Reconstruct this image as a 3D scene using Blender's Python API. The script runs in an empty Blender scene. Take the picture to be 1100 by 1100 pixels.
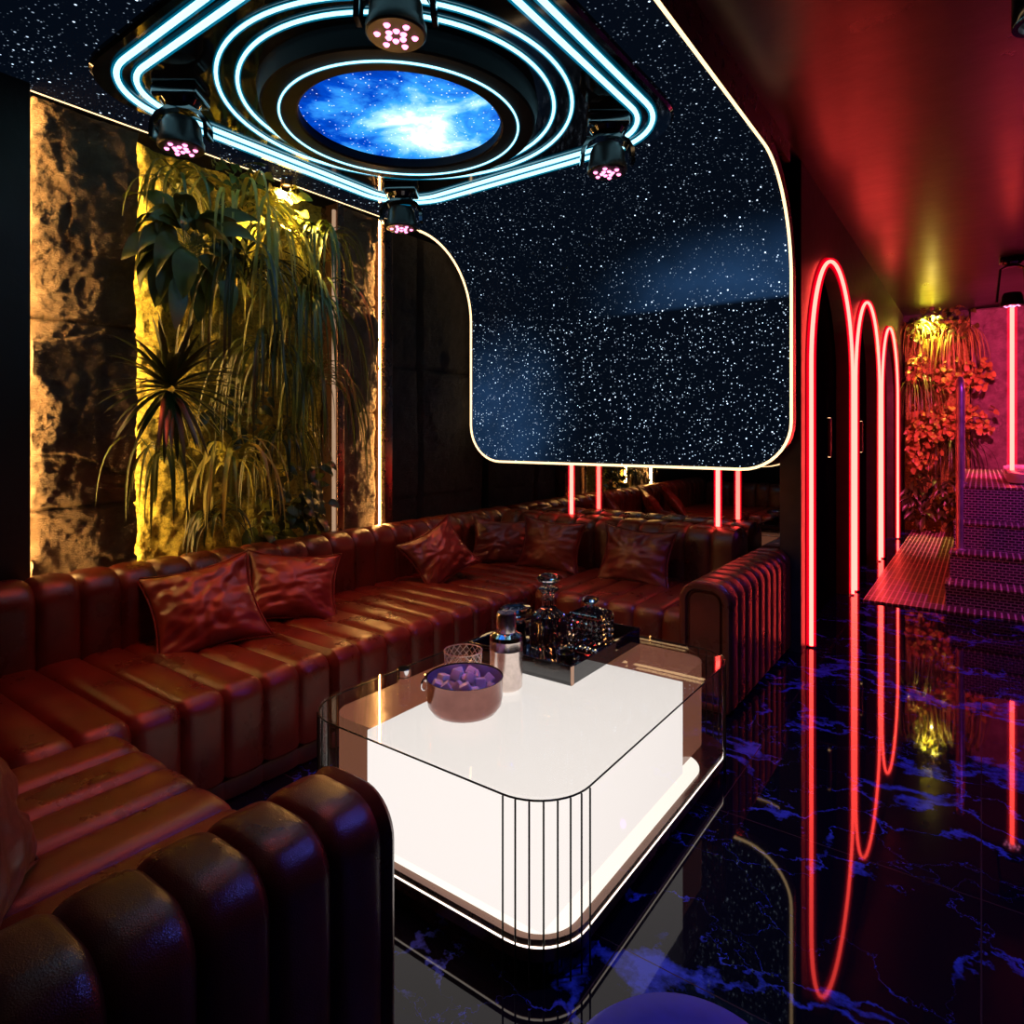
import bpy, math, random
from mathutils import Vector, Matrix, noise
random.seed(7)
PI = math.pi
COL = bpy.context.scene.collection
H = 1.4            # eye height
F = 694.0
C36, S36 = math.cos(math.radians(36)), math.sin(math.radians(36))
def ray(u, v):
    a = (u-550)/F
    return Vector((C36*a-S36, S36*a+C36, -(v-466)/F))
def at_x(u, v, X):
    r = ray(u, v); t = X/r.x
    return Vector((X, r.y*t, H+r.z*t))
def at_y(u, v, Y):
    r = ray(u, v); t = Y/r.y
    return Vector((r.x*t, Y, H+r.z*t))

# ------------------------------------------------------------------ materials
def new_mat(name):
    m = bpy.data.materials.new(name); m.use_nodes = True
    nt = m.node_tree; nt.nodes.clear()
    out = nt.nodes.new('ShaderNodeOutputMaterial')
    return m, nt, out
def N(nt, typ, ins=None, **props):
    n = nt.nodes.new(typ)
    for k, v in props.items(): setattr(n, k, v)
    for k, v in (ins or {}).items():
        s = n.inputs[k]
        if isinstance(v, bpy.types.NodeSocket): nt.links.new(v, s)
        else:
            if s.type == 'RGBA' and len(v) == 3: v = (*v, 1)
            s.default_value = v
    return n
def ramp(nt, fac, stops):
    n = nt.nodes.new('ShaderNodeValToRGB'); nt.links.new(fac, n.inputs[0])
    e = n.color_ramp.elements
    while len(e) < len(stops): e.new(0.5)
    for i, (p, c) in enumerate(stops):
        e[i].position = p; e[i].color = (*c, 1) if len(c) == 3 else c
    return n
def coords(nt, scale=(1, 1, 1)):
    g = N(nt, 'ShaderNodeNewGeometry')
    mp = N(nt, 'ShaderNodeMapping', {'Vector': g.outputs['Position'], 'Scale': scale})
    return mp.outputs[0]
def ocoords(nt, scale=(1, 1, 1)):
    g = N(nt, 'ShaderNodeTexCoord')
    mp = N(nt, 'ShaderNodeMapping', {'Vector': g.outputs['Object'], 'Scale': scale})
    return mp.outputs[0]
def pbr(name, col, rough=.5, metal=0, var=.25, nscale=12, bump=.0, bscale=60, **extra):
    """principled surface with noise variation in colour, roughness and relief"""
    m, nt, out = new_mat(name)
    co = ocoords(nt)
    no = N(nt, 'ShaderNodeTexNoise', {'Vector': co, 'Scale': nscale, 'Detail': 5.0})
    lo = tuple(c*(1-var) for c in col); hi = tuple(min(1, c*(1+var)) for c in col)
    cr = ramp(nt, no.outputs['Fac'], [(.3, lo), (.7, hi)])
    rr = N(nt, 'ShaderNodeMapRange', {'Value': no.outputs['Fac'], 'To Min': max(0, rough*.8), 'To Max': min(1, rough*1.2)})
    b = N(nt, 'ShaderNodeBsdfPrincipled', {'Base Color': cr.outputs[0], 'Roughness': rr.outputs[0], 'Metallic': metal})
    for k, v in extra.items():
        b.inputs[k.replace('_', ' ')].default_value = (*v, 1) if isinstance(v, tuple) and len(v) == 3 else v
    if bump:
        n2 = N(nt, 'ShaderNodeTexNoise', {'Vector': co, 'Scale': bscale, 'Detail': 6.0})
        bm = N(nt, 'ShaderNodeBump', {'Height': n2.outputs['Fac'], 'Strength': bump, 'Distance': .01})
        nt.links.new(bm.outputs[0], b.inputs['Normal'])
    nt.links.new(b.outputs[0], out.inputs[0])
    return m
def emit(name, col, s):
    m, nt, out = new_mat(name)
    e = N(nt, 'ShaderNodeEmission', {'Color': col, 'Strength': s})
    nt.links.new(e.outputs[0], out.inputs[0]); return m
def thin_glass(name, tint, ior=1.5, rough=0.0, opac=0.0):
    m, nt, out = new_mat(name)
    ge = N(nt, 'ShaderNodeNewGeometry')
    io = N(nt, 'ShaderNodeMapRange', {'Value': ge.outputs['Backfacing'], 'To Min': ior, 'To Max': 1/ior})
    fr = N(nt, 'ShaderNodeFresnel', {'IOR': io.outputs[0]})
    tr = N(nt, 'ShaderNodeBsdfTransparent', {'Color': tint})
    gl = N(nt, 'ShaderNodeBsdfGlossy', {'Color': (1, 1, 1), 'Roughness': rough})
    mx = N(nt, 'ShaderNodeMixShader', {0: fr.outputs[0], 1: tr.outputs[0], 2: gl.outputs[0]})
    nt.links.new(mx.outputs[0], out.inputs[0]); return m
def glass(name, col, rough=0.0, ior=1.5):
    m, nt, out = new_mat(name)
    g = N(nt, 'ShaderNodeBsdfGlass', {'Color': col, 'Roughness': rough, 'IOR': ior})
    nt.links.new(g.outputs[0], out.inputs[0]); return m

def leather_mat(name, col, rough):
    m, nt, out = new_mat(name)
    co = ocoords(nt)
    n1 = N(nt, 'ShaderNodeTexNoise', {'Vector': co, 'Scale': 5.0, 'Detail': 6.0, 'Roughness': .6})
    cr = ramp(nt, n1.outputs['Fac'], [(.3, tuple(c*.6 for c in col)), (.7, tuple(c*1.4 for c in col))])
    vo = N(nt, 'ShaderNodeTexVoronoi', {'Vector': co, 'Scale': 260.0}, feature='DISTANCE_TO_EDGE')
    n2 = N(nt, 'ShaderNodeTexNoise', {'Vector': co, 'Scale': 18.0, 'Detail': 5.0})
    mm = N(nt, 'ShaderNodeMath', {0: n2.outputs['Fac'], 1: vo.outputs['Distance']}, operation='MULTIPLY_ADD')
    mm.inputs[1].default_value = 1.4; nt.links.new(vo.outputs['Distance'], mm.inputs[2])
    bm = N(nt, 'ShaderNodeBump', {'Height': mm.outputs[0], 'Strength': .13, 'Distance': .005})
    rr = N(nt, 'ShaderNodeMapRange', {'Value': n1.outputs['Fac'], 'To Min': rough*.85, 'To Max': rough*1.25})
    b = N(nt, 'ShaderNodeBsdfPrincipled', {'Base Color': cr.outputs[0], 'Roughness': rr.outputs[0], 'Normal': bm.outputs[0], 'Specular IOR Level': .6})
    nt.links.new(b.outputs[0], out.inputs[0]); return m

M = {}
M['leather'] = leather_mat('oxblood_leather', (.115, .021, .009), .27)
M['pillow'] = leather_mat('cushion_leather', (.16, .026, .018), .28)
M['plinth'] = leather_mat('sofa_plinth_leather', (.08, .018, .01), .45)
M['black_gloss'] = pbr('black_acrylic', (.004, .004, .005), .07, var=.3, Specular_IOR_Level=.8)
M['black_satin'] = pbr('black_satin', (.004, .004, .005), .5, Specular_IOR_Level=.05)
M['black_matte'] = pbr('black_housing', (.005, .005, .006), .35, bump=.05)
M['dark_wall'] = pbr('dark_plaster', (.010, .008, .008), .6, bump=.2, bscale=30)
M['arch_wall'] = pbr('brown_satin_wall', (.04, .026, .024), .45, bump=.1, bscale=30)
M['niche_panel'] = pbr('arch_back_panel', (.003, .002, .002), .6, Specular_IOR_Level=.0)
M['ceiling'] = pbr('corridor_ceiling', (.028, .017, .017), .30, var=.12, nscale=3, bump=.25, bscale=6, Specular_IOR_Level=.32)
M['bronze'] = pbr('bronze_mirror', (.55, .34, .24), .12, metal=1, var=.05)
M['bronze_lit'] = pbr('backlit_bronze_glass', (.12, .06, .04), .15, var=.05, Emission_Color=(.155, .06, .034), Emission_Strength=1.0)
M['bronze_dark'] = pbr('bronze_rim', (.22, .13, .10), .28, metal=.9, var=.1)
M['chrome'] = pbr('chrome', (.85, .85, .87), .06, metal=1, var=.03)
M['brushed'] = pbr('brushed_steel', (.78, .66, .60), .24, metal=1, var=.08, nscale=40)
M['bucket'] = pbr('coppery_steel', (.24, .11, .095), .12, metal=1, var=.1, nscale=30)
M['bucket_in'] = pbr('bucket_inner', (.35, .36, .62), .35, metal=.6, var=.1)
M['black_rod'] = pbr('black_metal_rod', (.01, .01, .01), .3, metal=.5)
M['table_white'] = emit('lit_opal_panel', (1.0, .925, .88), 1.03)
M['table_plate'] = emit('lit_opal_plate', (1.0, .92, .82), 1.25)
M['led_warm'] = emit('warm_led', (1.0, .66, .32), 2.6)
M['led_wall'] = emit('amber_wall_led', (1.0, .60, .20), 14.0)
M['led_edge'] = emit('amber_edge_led', (1.0, .50, .14), 150.0)
M['led_hidden'] = emit('amber_wall_led_strong', (1.0, .52, .15), 70.0)
M['led_white'] = emit('white_led_line', (1.0, .85, .72), 2.6)
M['cyan'] = emit('cyan_neon', (.42, .86, 1.0), 2.1)
M['cyan_sleeve'] = None
M['cyan_halo'] = emit('cyan_diffuser', (.0, .16, .28), .22)  # flat strip coloured with the cyan tubes' bloom and reflection
M['red_core'] = emit('red_neon', (1.0, .055, .042), 13.0)
M['red_halo'] = emit('red_neon_sleeve', (1.0, .0, .012), .5)  # bloom around the red arches as a flat emissive colour
def glow(name, col, s):  # see-through shell whose emission stands for bloom around a tube
    m, nt, out = new_mat(name)
    e = N(nt, 'ShaderNodeEmission', {'Color': col, 'Strength': s})
    t = N(nt, 'ShaderNodeBsdfTransparent')
    a = N(nt, 'ShaderNodeAddShader', {0: e.outputs[0], 1: t.outputs[0]})
    nt.links.new(a.outputs[0], out.inputs[0]); return m
M['cyan_sleeve'] = glow('cyan_glowing_sleeve', (.0, .5, .9), .16)
M['red_sleeve'] = glow('red_glowing_sleeve', (1.0, .0, .015), .42)
M['pink'] = emit('pink_led', (1.0, .22, .48), 4.0)
M['white_lens'] = emit('cold_white_lens', (.75, .88, 1.0), 4.0)
M['sconce_lens'] = emit('sconce_lens', (1.0, .55, .25), 3.0)
M['tabletop'] = thin_glass('table_glass', (1, .995, .985), 1.42)
M['sideglass'] = thin_glass('side_glass', (1, .99, .985), 1.3)
M['crystal'] = glass('crystal', (1, .97, .97), 0, 1.55)
M['tray'] = pbr('smoked_tray_glass', (.008, .008, .009), .03, Specular_IOR_Level=.9)
M['lattice'] = pbr('cut_glass_lattice', (.80, .66, .58), .12, var=.1, Metallic=.5)
M['ice'] = pbr('ice', (.60, .78, 1.0), .25, var=.1, nscale=25, bump=.3, bscale=30, Transmission_Weight=.08, Subsurface_Weight=.0)
M['velvet'] = pbr('blue_velvet', (.05, .06, .42), .8, var=.15, nscale=30, Sheen_Weight=.6, Sheen_Tint=(.3, .35, 1.0))
M['steel_rail'] = pbr('polished_rail', (.75, .6, .6), .38, metal=.7)
M['tub'] = pbr('white_tub_acrylic', (.75, .70, .70), .25, var=.04)
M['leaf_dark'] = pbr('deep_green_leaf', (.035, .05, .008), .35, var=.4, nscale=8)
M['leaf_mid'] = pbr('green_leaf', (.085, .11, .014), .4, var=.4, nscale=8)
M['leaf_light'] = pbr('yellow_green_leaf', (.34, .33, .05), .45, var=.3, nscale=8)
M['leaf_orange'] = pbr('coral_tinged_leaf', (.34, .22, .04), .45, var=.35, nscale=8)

def mk_mirror():
    m, nt, out = new_mat('tinted_mirror')
    no = N(nt, 'ShaderNodeTexNoise', {'Vector': coords(nt), 'Scale': .8})
    cr = ramp(nt, no.outputs['Fac'], [(0, (.60, .56, .55)), (1, (.66, .62, .60))])
    g = N(nt, 'ShaderNodeBsdfGlossy', {'Color': cr.outputs[0], 'Roughness': 0.0})
    nt.links.new(g.outputs[0], out.inputs[0]); return m
M['mirror'] = mk_mirror()

def mk_stone(name, base, hi):
    m, nt, out = new_mat(name)
    co = coords(nt)
    n1 = N(nt, 'ShaderNodeTexNoise', {'Vector': co, 'Scale': 7.0, 'Detail': 9.0, 'Roughness': .65})
    cr = ramp(nt, n1.outputs['Fac'], [(.25, base), (.75, hi)])
    mp = coords(nt, (1, 3, 14))
    n2 = N(nt, 'ShaderNodeTexNoise', {'Vector': mp, 'Scale': 9.0, 'Detail': 10.0, 'Roughness': .75, 'Distortion': 1.2})
    n3 = N(nt, 'ShaderNodeTexNoise', {'Vector': co, 'Scale': 30.0, 'Detail': 8.0, 'Roughness': .7})
    ad = N(nt, 'ShaderNodeMath', {0: n2.outputs['Fac'], 1: n3.outputs['Fac']}, operation='ADD')
    bm = N(nt, 'ShaderNodeBump', {'Height': ad.outputs[0], 'Strength': 1.0, 'Distance': .08})
    b = N(nt, 'ShaderNodeBsdfPrincipled', {'Base Color': cr.outputs[0], 'Roughness': .62, 'Normal': bm.outputs[0]})
    nt.links.new(b.outputs[0], out.inputs[0]); return m
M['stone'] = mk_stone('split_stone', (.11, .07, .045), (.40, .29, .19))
M['stone_dark'] = mk_stone('dark_split_stone', (.035, .026, .022), (.085, .065, .055))  # same stone, darkened in its colour because these panels get no light
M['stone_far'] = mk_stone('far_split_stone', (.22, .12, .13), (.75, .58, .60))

def mk_moss():
    m, nt, out = new_mat('preserved_moss')
    co = coords(nt)
    n1 = N(nt, 'ShaderNodeTexNoise', {'Vector': co, 'Scale': 40.0, 'Detail': 8.0, 'Roughness': .7})
    cr = ramp(nt, n1.outputs['Fac'], [(.3, (.06, .07, .01)), (.5, (.42, .38, .05)), (.75, (.75, .68, .14))])
    bm = N(nt, 'ShaderNodeBump', {'Height': n1.outputs['Fac'], 'Strength': 1.0, 'Distance': .03})
    b = N(nt, 'ShaderNodeBsdfPrincipled', {'Base Color': cr.outputs[0], 'Roughness': .8, 'Normal': bm.outputs[0]})
    nt.links.new(b.outputs[0], out.inputs[0]); return m
M['moss'] = mk_moss()

def mk_floor():
    m, nt, out = new_mat('black_marble_blue_veins')
    co = coords(nt)
    w = N(nt, 'ShaderNodeTexNoise', {'Vector': co, 'Scale': 1.6, 'Detail': 7.0, 'Roughness': .6})
    wv = N(nt, 'ShaderNodeVectorMath', {0: w.outputs['Color'], 1: (1.1, 1.1, 1.1)}, operation='MULTIPLY')
    av = N(nt, 'ShaderNodeVectorMath', {0: co, 1: wv.outputs[0]}, operation='ADD')
    st = N(nt, 'ShaderNodeMapping', {'Vector': av.outputs[0], 'Rotation': (0, 0, .5), 'Scale': (1.0, 2.1, 1)})
    vo = N(nt, 'ShaderNodeTexVoronoi', {'Vector': st.outputs[0], 'Scale': 2.2}, feature='DISTANCE_TO_EDGE')
    n3 = N(nt, 'ShaderNodeTexNoise', {'Vector': co, 'Scale': 2.3, 'Detail': 6.0})
    thick = N(nt, 'ShaderNodeMapRange', {'Value': n3.outputs['Fac'], 'From Min': .48, 'From Max': .72, 'To Min': .004, 'To Max': .20})
    dv = N(nt, 'ShaderNodeMath', {0: vo.outputs['Distance'], 1: thick.outputs[0]}, operation='DIVIDE')
    v1 = ramp(nt, dv.outputs[0], [(.2, (1, 1, 1)), (1.0, (0, 0, 0))])
    n4 = N(nt, 'ShaderNodeTexNoise', {'Vector': co, 'Scale': 9.0, 'Detail': 6.0, 'Roughness': .7})
    k = ramp(nt, n4.outputs['Fac'], [(.36, (0, 0, 0)), (.56, (1, 1, 1))])
    mk = N(nt, 'ShaderNodeMath', {0: v1.outputs[0], 1: k.outputs[0]}, operation='MULTIPLY')
    cc = N(nt, 'ShaderNodeMix', {'Factor': mk.outputs[0], 'A': (.004, .004, .008, 1), 'B': (.07, .10, .75, 1)}, data_type='RGBA') if False else None
    mix = nt.nodes.new('ShaderNodeMixRGB'); nt.links.new(mk.outputs[0], mix.inputs[0])
    mix.inputs[1].default_value = (.0035, .0035, .009, 1); mix.inputs[2].default_value = (.05, .09, .62, 1)
    br = N(nt, 'ShaderNodeTexBrick', {'Vector': co, 'Scale': 1.0, 'Mortar Size': .002, 'Brick Width': .8, 'Row Height': .8, 'Color1': (1, 1, 1), 'Color2': (1, 1, 1), 'Mortar': (0, 0, 0)}, offset=0.0)
    m2 = nt.nodes.new('ShaderNodeMixRGB'); nt.links.new(br.outputs['Color'], m2.inputs[0])
    m2.inputs[1].default_value = (.05, .03, .03, 1); nt.links.new(mix.outputs[0], m2.inputs[2])
    b = N(nt, 'ShaderNodeBsdfPrincipled', {'Base Color': m2.outputs[0], 'Roughness': .03, 'IOR': 1.37})
    nt.links.new(b.outputs[0], out.inputs[0]); return m
M['floor'] = mk_floor()

def mk_mosaic(name, stripes):
    m, nt, out = new_mat(name)
    g = N(nt, 'ShaderNodeNewGeometry')
    sp = N(nt, 'ShaderNodeSeparateXYZ', {0: g.outputs['Position']})
    yz = N(nt, 'ShaderNodeMath', {0: sp.outputs[1], 1: sp.outputs[2]}, operation='ADD')
    cb = N(nt, 'ShaderNodeCombineXYZ', {0: sp.outputs[0], 1: sp.outputs[2] if not stripes else yz.outputs[0]})
    if stripes:
        br = N(nt, 'ShaderNodeTexBrick', {'Vector': cb.outputs[0], 'Scale': 1.0, 'Mortar Size': .006, 'Brick Width': .042, 'Row Height': .30, 'Color1': (.10, .05, .06), 'Color2': (.16, .08, .08), 'Mortar': (.75, .6, .6)}, offset=0.0)
    else:
        br = N(nt, 'ShaderNodeTexBrick', {'Vector': cb.outputs[0], 'Scale': 1.0, 'Mortar Size': .0035, 'Brick Width': .046, 'Row Height': .023, 'Color1': (.02, .012, .02), 'Color2': (.09, .06, .10), 'Mortar': (.55, .42, .50)}, offset=.5)
    bm = N(nt, 'ShaderNodeBump', {'Height': br.outputs['Fac'], 'Strength': .4, 'Distance': .003}, invert=True)
    b = N(nt, 'ShaderNodeBsdfPrincipled', {'Base Color': br.outputs['Color'], 'Roughness': .34, 'Normal': bm.outputs[0]})
    nt.links.new(b.outputs[0], out.inputs[0]); return m
M['mosaic'] = mk_mosaic('glass_mosaic', False)
M['grooved'] = mk_mosaic('grooved_strip_tile', True)

def mk_stars():
    m, nt, out = new_mat('star_screen')
    co = coords(nt)
    sp = N(nt, 'ShaderNodeSeparateXYZ', {0: co})
    def layer(scale, thr, power):
        vo = N(nt, 'ShaderNodeTexVoronoi', {'Vector': co, 'Scale': scale, 'Randomness': 1.0})
        mr = N(nt, 'ShaderNodeMapRange', {'Value': vo.outputs['Distance'], 'From Min': thr*.55, 'From Max': thr, 'To Min': 1.0, 'To Max': 0.0})
        bw = N(nt, 'ShaderNodeSeparateColor', {0: vo.outputs['Color']})
        pw = N(nt, 'ShaderNodeMath', {0: bw.outputs[0], 1: power}, operation='POWER')
        return N(nt, 'ShaderNodeMath', {0: mr.outputs[0], 1: pw.outputs[0]}, operation='MULTIPLY').outputs[0]
    a = layer(25.0, .145, 2.2); b_ = layer(58.0, .20, 2.4)
    low = N(nt, 'ShaderNodeMapRange', {'Value': sp.outputs[2], 'From Min': 2.26, 'From Max': 2.34, 'To Min': 1.0, 'To Max': 0.0})
    b2 = N(nt, 'ShaderNodeMath', {0: b_, 1: low.outputs[0]}, operation='MULTIPLY')
    b3 = N(nt, 'ShaderNodeMath', {0: b_, 1: .25}, operation='MULTIPLY')
    s1 = N(nt, 'ShaderNodeMath', {0: a, 1: b2.outputs[0]}, operation='ADD')
    s2 = N(nt, 'ShaderNodeMath', {0: s1.outputs[0], 1: b3.outputs[0]}, operation='ADD')
    # milky haze of the film; the upper blob paints a blue reflection in the cove
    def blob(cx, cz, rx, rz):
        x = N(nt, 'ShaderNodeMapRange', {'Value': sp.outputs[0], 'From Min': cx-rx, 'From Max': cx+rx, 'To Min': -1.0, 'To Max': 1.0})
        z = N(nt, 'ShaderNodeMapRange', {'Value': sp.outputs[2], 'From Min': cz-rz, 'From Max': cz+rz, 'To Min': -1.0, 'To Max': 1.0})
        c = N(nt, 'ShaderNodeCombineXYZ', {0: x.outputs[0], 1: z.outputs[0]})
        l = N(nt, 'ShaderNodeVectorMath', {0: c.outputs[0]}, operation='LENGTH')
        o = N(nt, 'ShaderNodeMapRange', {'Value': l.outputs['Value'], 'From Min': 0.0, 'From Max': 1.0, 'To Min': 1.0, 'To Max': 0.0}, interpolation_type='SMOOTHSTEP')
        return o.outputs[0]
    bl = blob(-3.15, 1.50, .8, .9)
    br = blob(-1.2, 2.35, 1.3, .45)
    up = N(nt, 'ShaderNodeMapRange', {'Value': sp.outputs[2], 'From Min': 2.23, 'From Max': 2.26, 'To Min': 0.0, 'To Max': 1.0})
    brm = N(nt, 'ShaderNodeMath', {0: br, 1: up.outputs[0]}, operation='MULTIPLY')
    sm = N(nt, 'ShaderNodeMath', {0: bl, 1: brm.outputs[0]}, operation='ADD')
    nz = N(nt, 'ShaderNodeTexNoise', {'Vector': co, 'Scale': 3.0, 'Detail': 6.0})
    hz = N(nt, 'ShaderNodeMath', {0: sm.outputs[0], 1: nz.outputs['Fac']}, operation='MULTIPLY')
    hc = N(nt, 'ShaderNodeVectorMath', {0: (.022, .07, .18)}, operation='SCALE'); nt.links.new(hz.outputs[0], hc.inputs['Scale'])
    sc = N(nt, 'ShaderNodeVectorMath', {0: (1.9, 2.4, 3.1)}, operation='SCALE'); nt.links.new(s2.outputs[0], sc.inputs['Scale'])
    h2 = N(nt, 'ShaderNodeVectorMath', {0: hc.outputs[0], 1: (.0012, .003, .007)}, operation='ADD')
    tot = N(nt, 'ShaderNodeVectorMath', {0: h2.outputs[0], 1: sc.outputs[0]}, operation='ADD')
    b = N(nt, 'ShaderNodeBsdfPrincipled', {'Base Color': (.003, .003, .005), 'Roughness': .12, 'Specular IOR Level': .0, 'Emission Color': tot.outputs[0], 'Emission Strength': 1.0})
    nt.links.new(b.outputs[0], out.inputs[0]); return m
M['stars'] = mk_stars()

def mk_galaxy(cx, cy):
    m, nt, out = new_mat('galaxy_lightbox')
    co = coords(nt)
    n1 = N(nt, 'ShaderNodeTexNoise', {'Vector': co, 'Scale': 3.2, 'Detail': 9.0, 'Roughness': .6, 'Distortion': .6})
    sp = N(nt, 'ShaderNodeSeparateXYZ', {0: co})
    # bright band of cloud through the disk
    x = N(nt, 'ShaderNodeMath', {0: sp.outputs[0], 1: cx+.02}, operation='SUBTRACT')
    y = N(nt, 'ShaderNodeMath', {0: sp.outputs[1], 1: cy+.12}, operation='SUBTRACT')
    c = N(nt, 'ShaderNodeCombineXYZ', {0: x.outputs[0], 1: y.outputs[0]})
    l = N(nt, 'ShaderNodeVectorMath', {0: c.outputs[0]}, operation='LENGTH')
    g = N(nt, 'ShaderNodeMapRange', {'Value': l.outputs['Value'], 'From Min': 0.0, 'From Max': .68, 'To Min': .42, 'To Max': -.28})
    ad = N(nt, 'ShaderNodeMath', {0: n1.outputs['Fac'], 1: g.outputs[0]}, operation='ADD')
    cr = ramp(nt, ad.outputs[0], [(.25, (.002, .012, .18)), (.42, (.0, .06, .52)), (.58, (.04, .36, 1.0)), (.72, (.45, .85, 1.3)), (.85, (1.3, 1.4, 1.5))])
    vo = N(nt, 'ShaderNodeTexVoronoi', {'Vector': co, 'Scale': 42.0})
    st = N(nt, 'ShaderNodeMapRange', {'Value': vo.outputs['Distance'], 'From Min': .06, 'From Max': .17, 'To Min': 1.2, 'To Max': 0.0})
    sc = N(nt, 'ShaderNodeVectorMath', {0: (1, 1, 1)}, operation='SCALE'); nt.links.new(st.outputs[0], sc.inputs['Scale'])
    t = N(nt, 'ShaderNodeVectorMath', {0: cr.outputs[0], 1: sc.outputs[0]}, operation='ADD')
    e = N(nt, 'ShaderNodeEmission', {'Color': t.outputs[0], 'Strength': 1.25})
    nt.links.new(e.outputs[0], out.inputs[0]); return m
CX, CY = -2.2, 2.15
M['galaxy'] = mk_galaxy(CX, CY)

# ------------------------------------------------------------------ mesh tools
class MB:
    def __init__(s): s.v = []; s.f = []
    def add(s, vs, fs):
        o = len(s.v); s.v += [tuple(p) for p in vs]; s.f += [tuple(i+o for i in f) for f in fs]
    def box(s, x0, y0, z0, x1, y1, z1, b=0.0):
        if b <= 0:
            s.add([(x0,y0,z0),(x1,y0,z0),(x1,y1,z0),(x0,y1,z0),(x0,y0,z1),(x1,y0,z1),(x1,y1,z1),(x0,y1,z1)],
                  [(0,3,2,1),(4,5,6,7),(0,1,5,4),(1,2,6,5),(2,3,7,6),(3,0,4,7)])
        else:
            s.loft(rrect(x0, y0, x1, y1, b*1.2, 3), [(z0, b), (z0+b*.3, b*.3), (z0+b, 0), (z1-b, 0), (z1-b*.3, b*.3), (z1, b)], 'Z')
        return s
    def loft(s, prof, stations, axis, cap=True):
        """prof: list of (p,q,np,nq); stations: (s, inset); axis = sweep direction"""
        n = len(prof); vs = []
        for (t, ins) in stations:
            for (p, q, a, b) in prof:
                P, Q = p-a*ins, q-b*ins
                vs.append((P, Q, t) if axis == 'Z' else (P, t, Q) if axis == 'Y' else (t, P, Q))
        fs = []
        for i in range(len(stations)-1):
            for j in range(n):
                k = (j+1) % n
                fs.append((i*n+j, i*n+k, (i+1)*n+k, (i+1)*n+j))
        if cap:
            fs.append(tuple(range(n-1, -1, -1))); fs.append(tuple((len(stations)-1)*n+j for j in range(n)))
        if axis == 'Y': fs = [f[::-1] for f in fs]
        s.add(vs, fs); return s
    def tube(s, path, r, closed=False, seg=8, caps=True):
        P = [Vector(p) for p in path]; n = len(P); rings = []
        up = None
        for i in range(n):
            a = P[(i-1) % n] if (closed or i > 0) else P[i]
            b = P[(i+1) % n] if (closed or i < n-1) else P[i]
            t = (b-a).normalized()
            if up is None:
                up = Vector((0, 0, 1)) if abs(t.z) < .9 else Vector((1, 0, 0))
            sd = t.cross(up)
            if sd.length < 1e-4: sd = t.orthogonal()
            sd.normalize(); up = sd.cross(t).normalized()
            rr = r(i/(n-1)) if callable(r) else r
            rings.append([P[i]+sd*math.cos(2*PI*k/seg)*rr+up*math.sin(2*PI*k/seg)*rr for k in range(seg)])
        vs = [v for g in rings for v in g]; fs = []
        for i in range(n if closed else n-1):
            j = (i+1) % n
            for k in range(seg):
                l = (k+1) % seg
                fs.append((i*seg+k, i*seg+l, j*seg+l, j*seg+k))
        if not closed and caps:
            fs.append(tuple(range(seg-1, -1, -1))); fs.append(tuple((n-1)*seg+k for k in range(seg)))
        s.add(vs, fs); return s
    def lathe(s, prof, c=(0, 0, 0), seg=40, flute=0, fd=0.0, closed=True):
        vs = []; n = len(prof)
        for (r, z) in prof:
            for k in range(seg):
                a = 2*PI*k/seg
                rr = r*(1-fd*(.5+.5*math.cos(flute*a))) if flute else r
                vs.append((c[0]+rr*math.cos(a), c[1]+rr*math.sin(a), c[2]+z))
        fs = []
        for i in range(n-1):
            for k in range(seg):
                l = (k+1) % seg
                fs.append((i*seg+k, i*seg+l, (i+1)*seg+l, (i+1)*seg+k))
        if closed:
            if prof[0][0] > 1e-5: fs.append(tuple(range(seg-1, -1, -1)))
            if prof[-1][0] > 1e-5: fs.append(tuple((n-1)*seg+k for k in range(seg)))
        s.add(vs, fs); return s
    def blade(s, p, d, L, W, g, seg=7, kind='grass', fold=.3, side=None):
        p = Vector(p); d = Vector(d).normalized(); st = L/seg; vs = []
        sd0 = side
        for i in range(seg+1):
            t = i/seg
            sd = Vector(sd0) if sd0 is not None else d.cross(Vector((0, 0, 1)))
            if sd.length < 1e-3: sd = Vector((0, 1, 0))
            sd.normalize(); nn = sd.cross(d).normalized()
            if kind == 'grass': w = W*(1-t)**.55*(.55+.45*min(1, t*6))
            else: w = W*math.sin(PI*min(1, max(.03, t**.75)))**.8 + .001
            vs += [p-sd*w/2+nn*w*fold/2, p.copy(), p+sd*w/2+nn*w*fold/2]
            p = p+d*st; d = (d+Vector((0, 0, -g*st/L*3))).normalized()
        fs = []
        for i in range(seg):
            a = i*3
            fs += [(a, a+1, a+4, a+3), (a+1, a+2, a+5, a+4)]
        s.add(vs, fs); return s
    def build(s, name, mat, parent=None, smooth=35, world=True, label=None):
        me = bpy.data.meshes.new(name)
        off = Vector((0, 0, 0))
        if parent is not None and world:
            q = parent
            while q is not None: off += q.location; q = q.parent
        me.from_pydata([(x-off.x, y-off.y, z-off.z) for (x, y, z) in s.v], [], s.f)
        me.materials.append(mat); me.validate(); me.update()
        if smooth:
            me.polygons.foreach_set('use_smooth', [True]*len(me.polygons))
            me.set_sharp_from_angle(angle=math.radians(smooth))
        o = bpy.data.objects.new(name, me); COL.objects.link(o)
        if parent is not None: o.parent = parent
        if label: o['label'] = label
        return o
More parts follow.
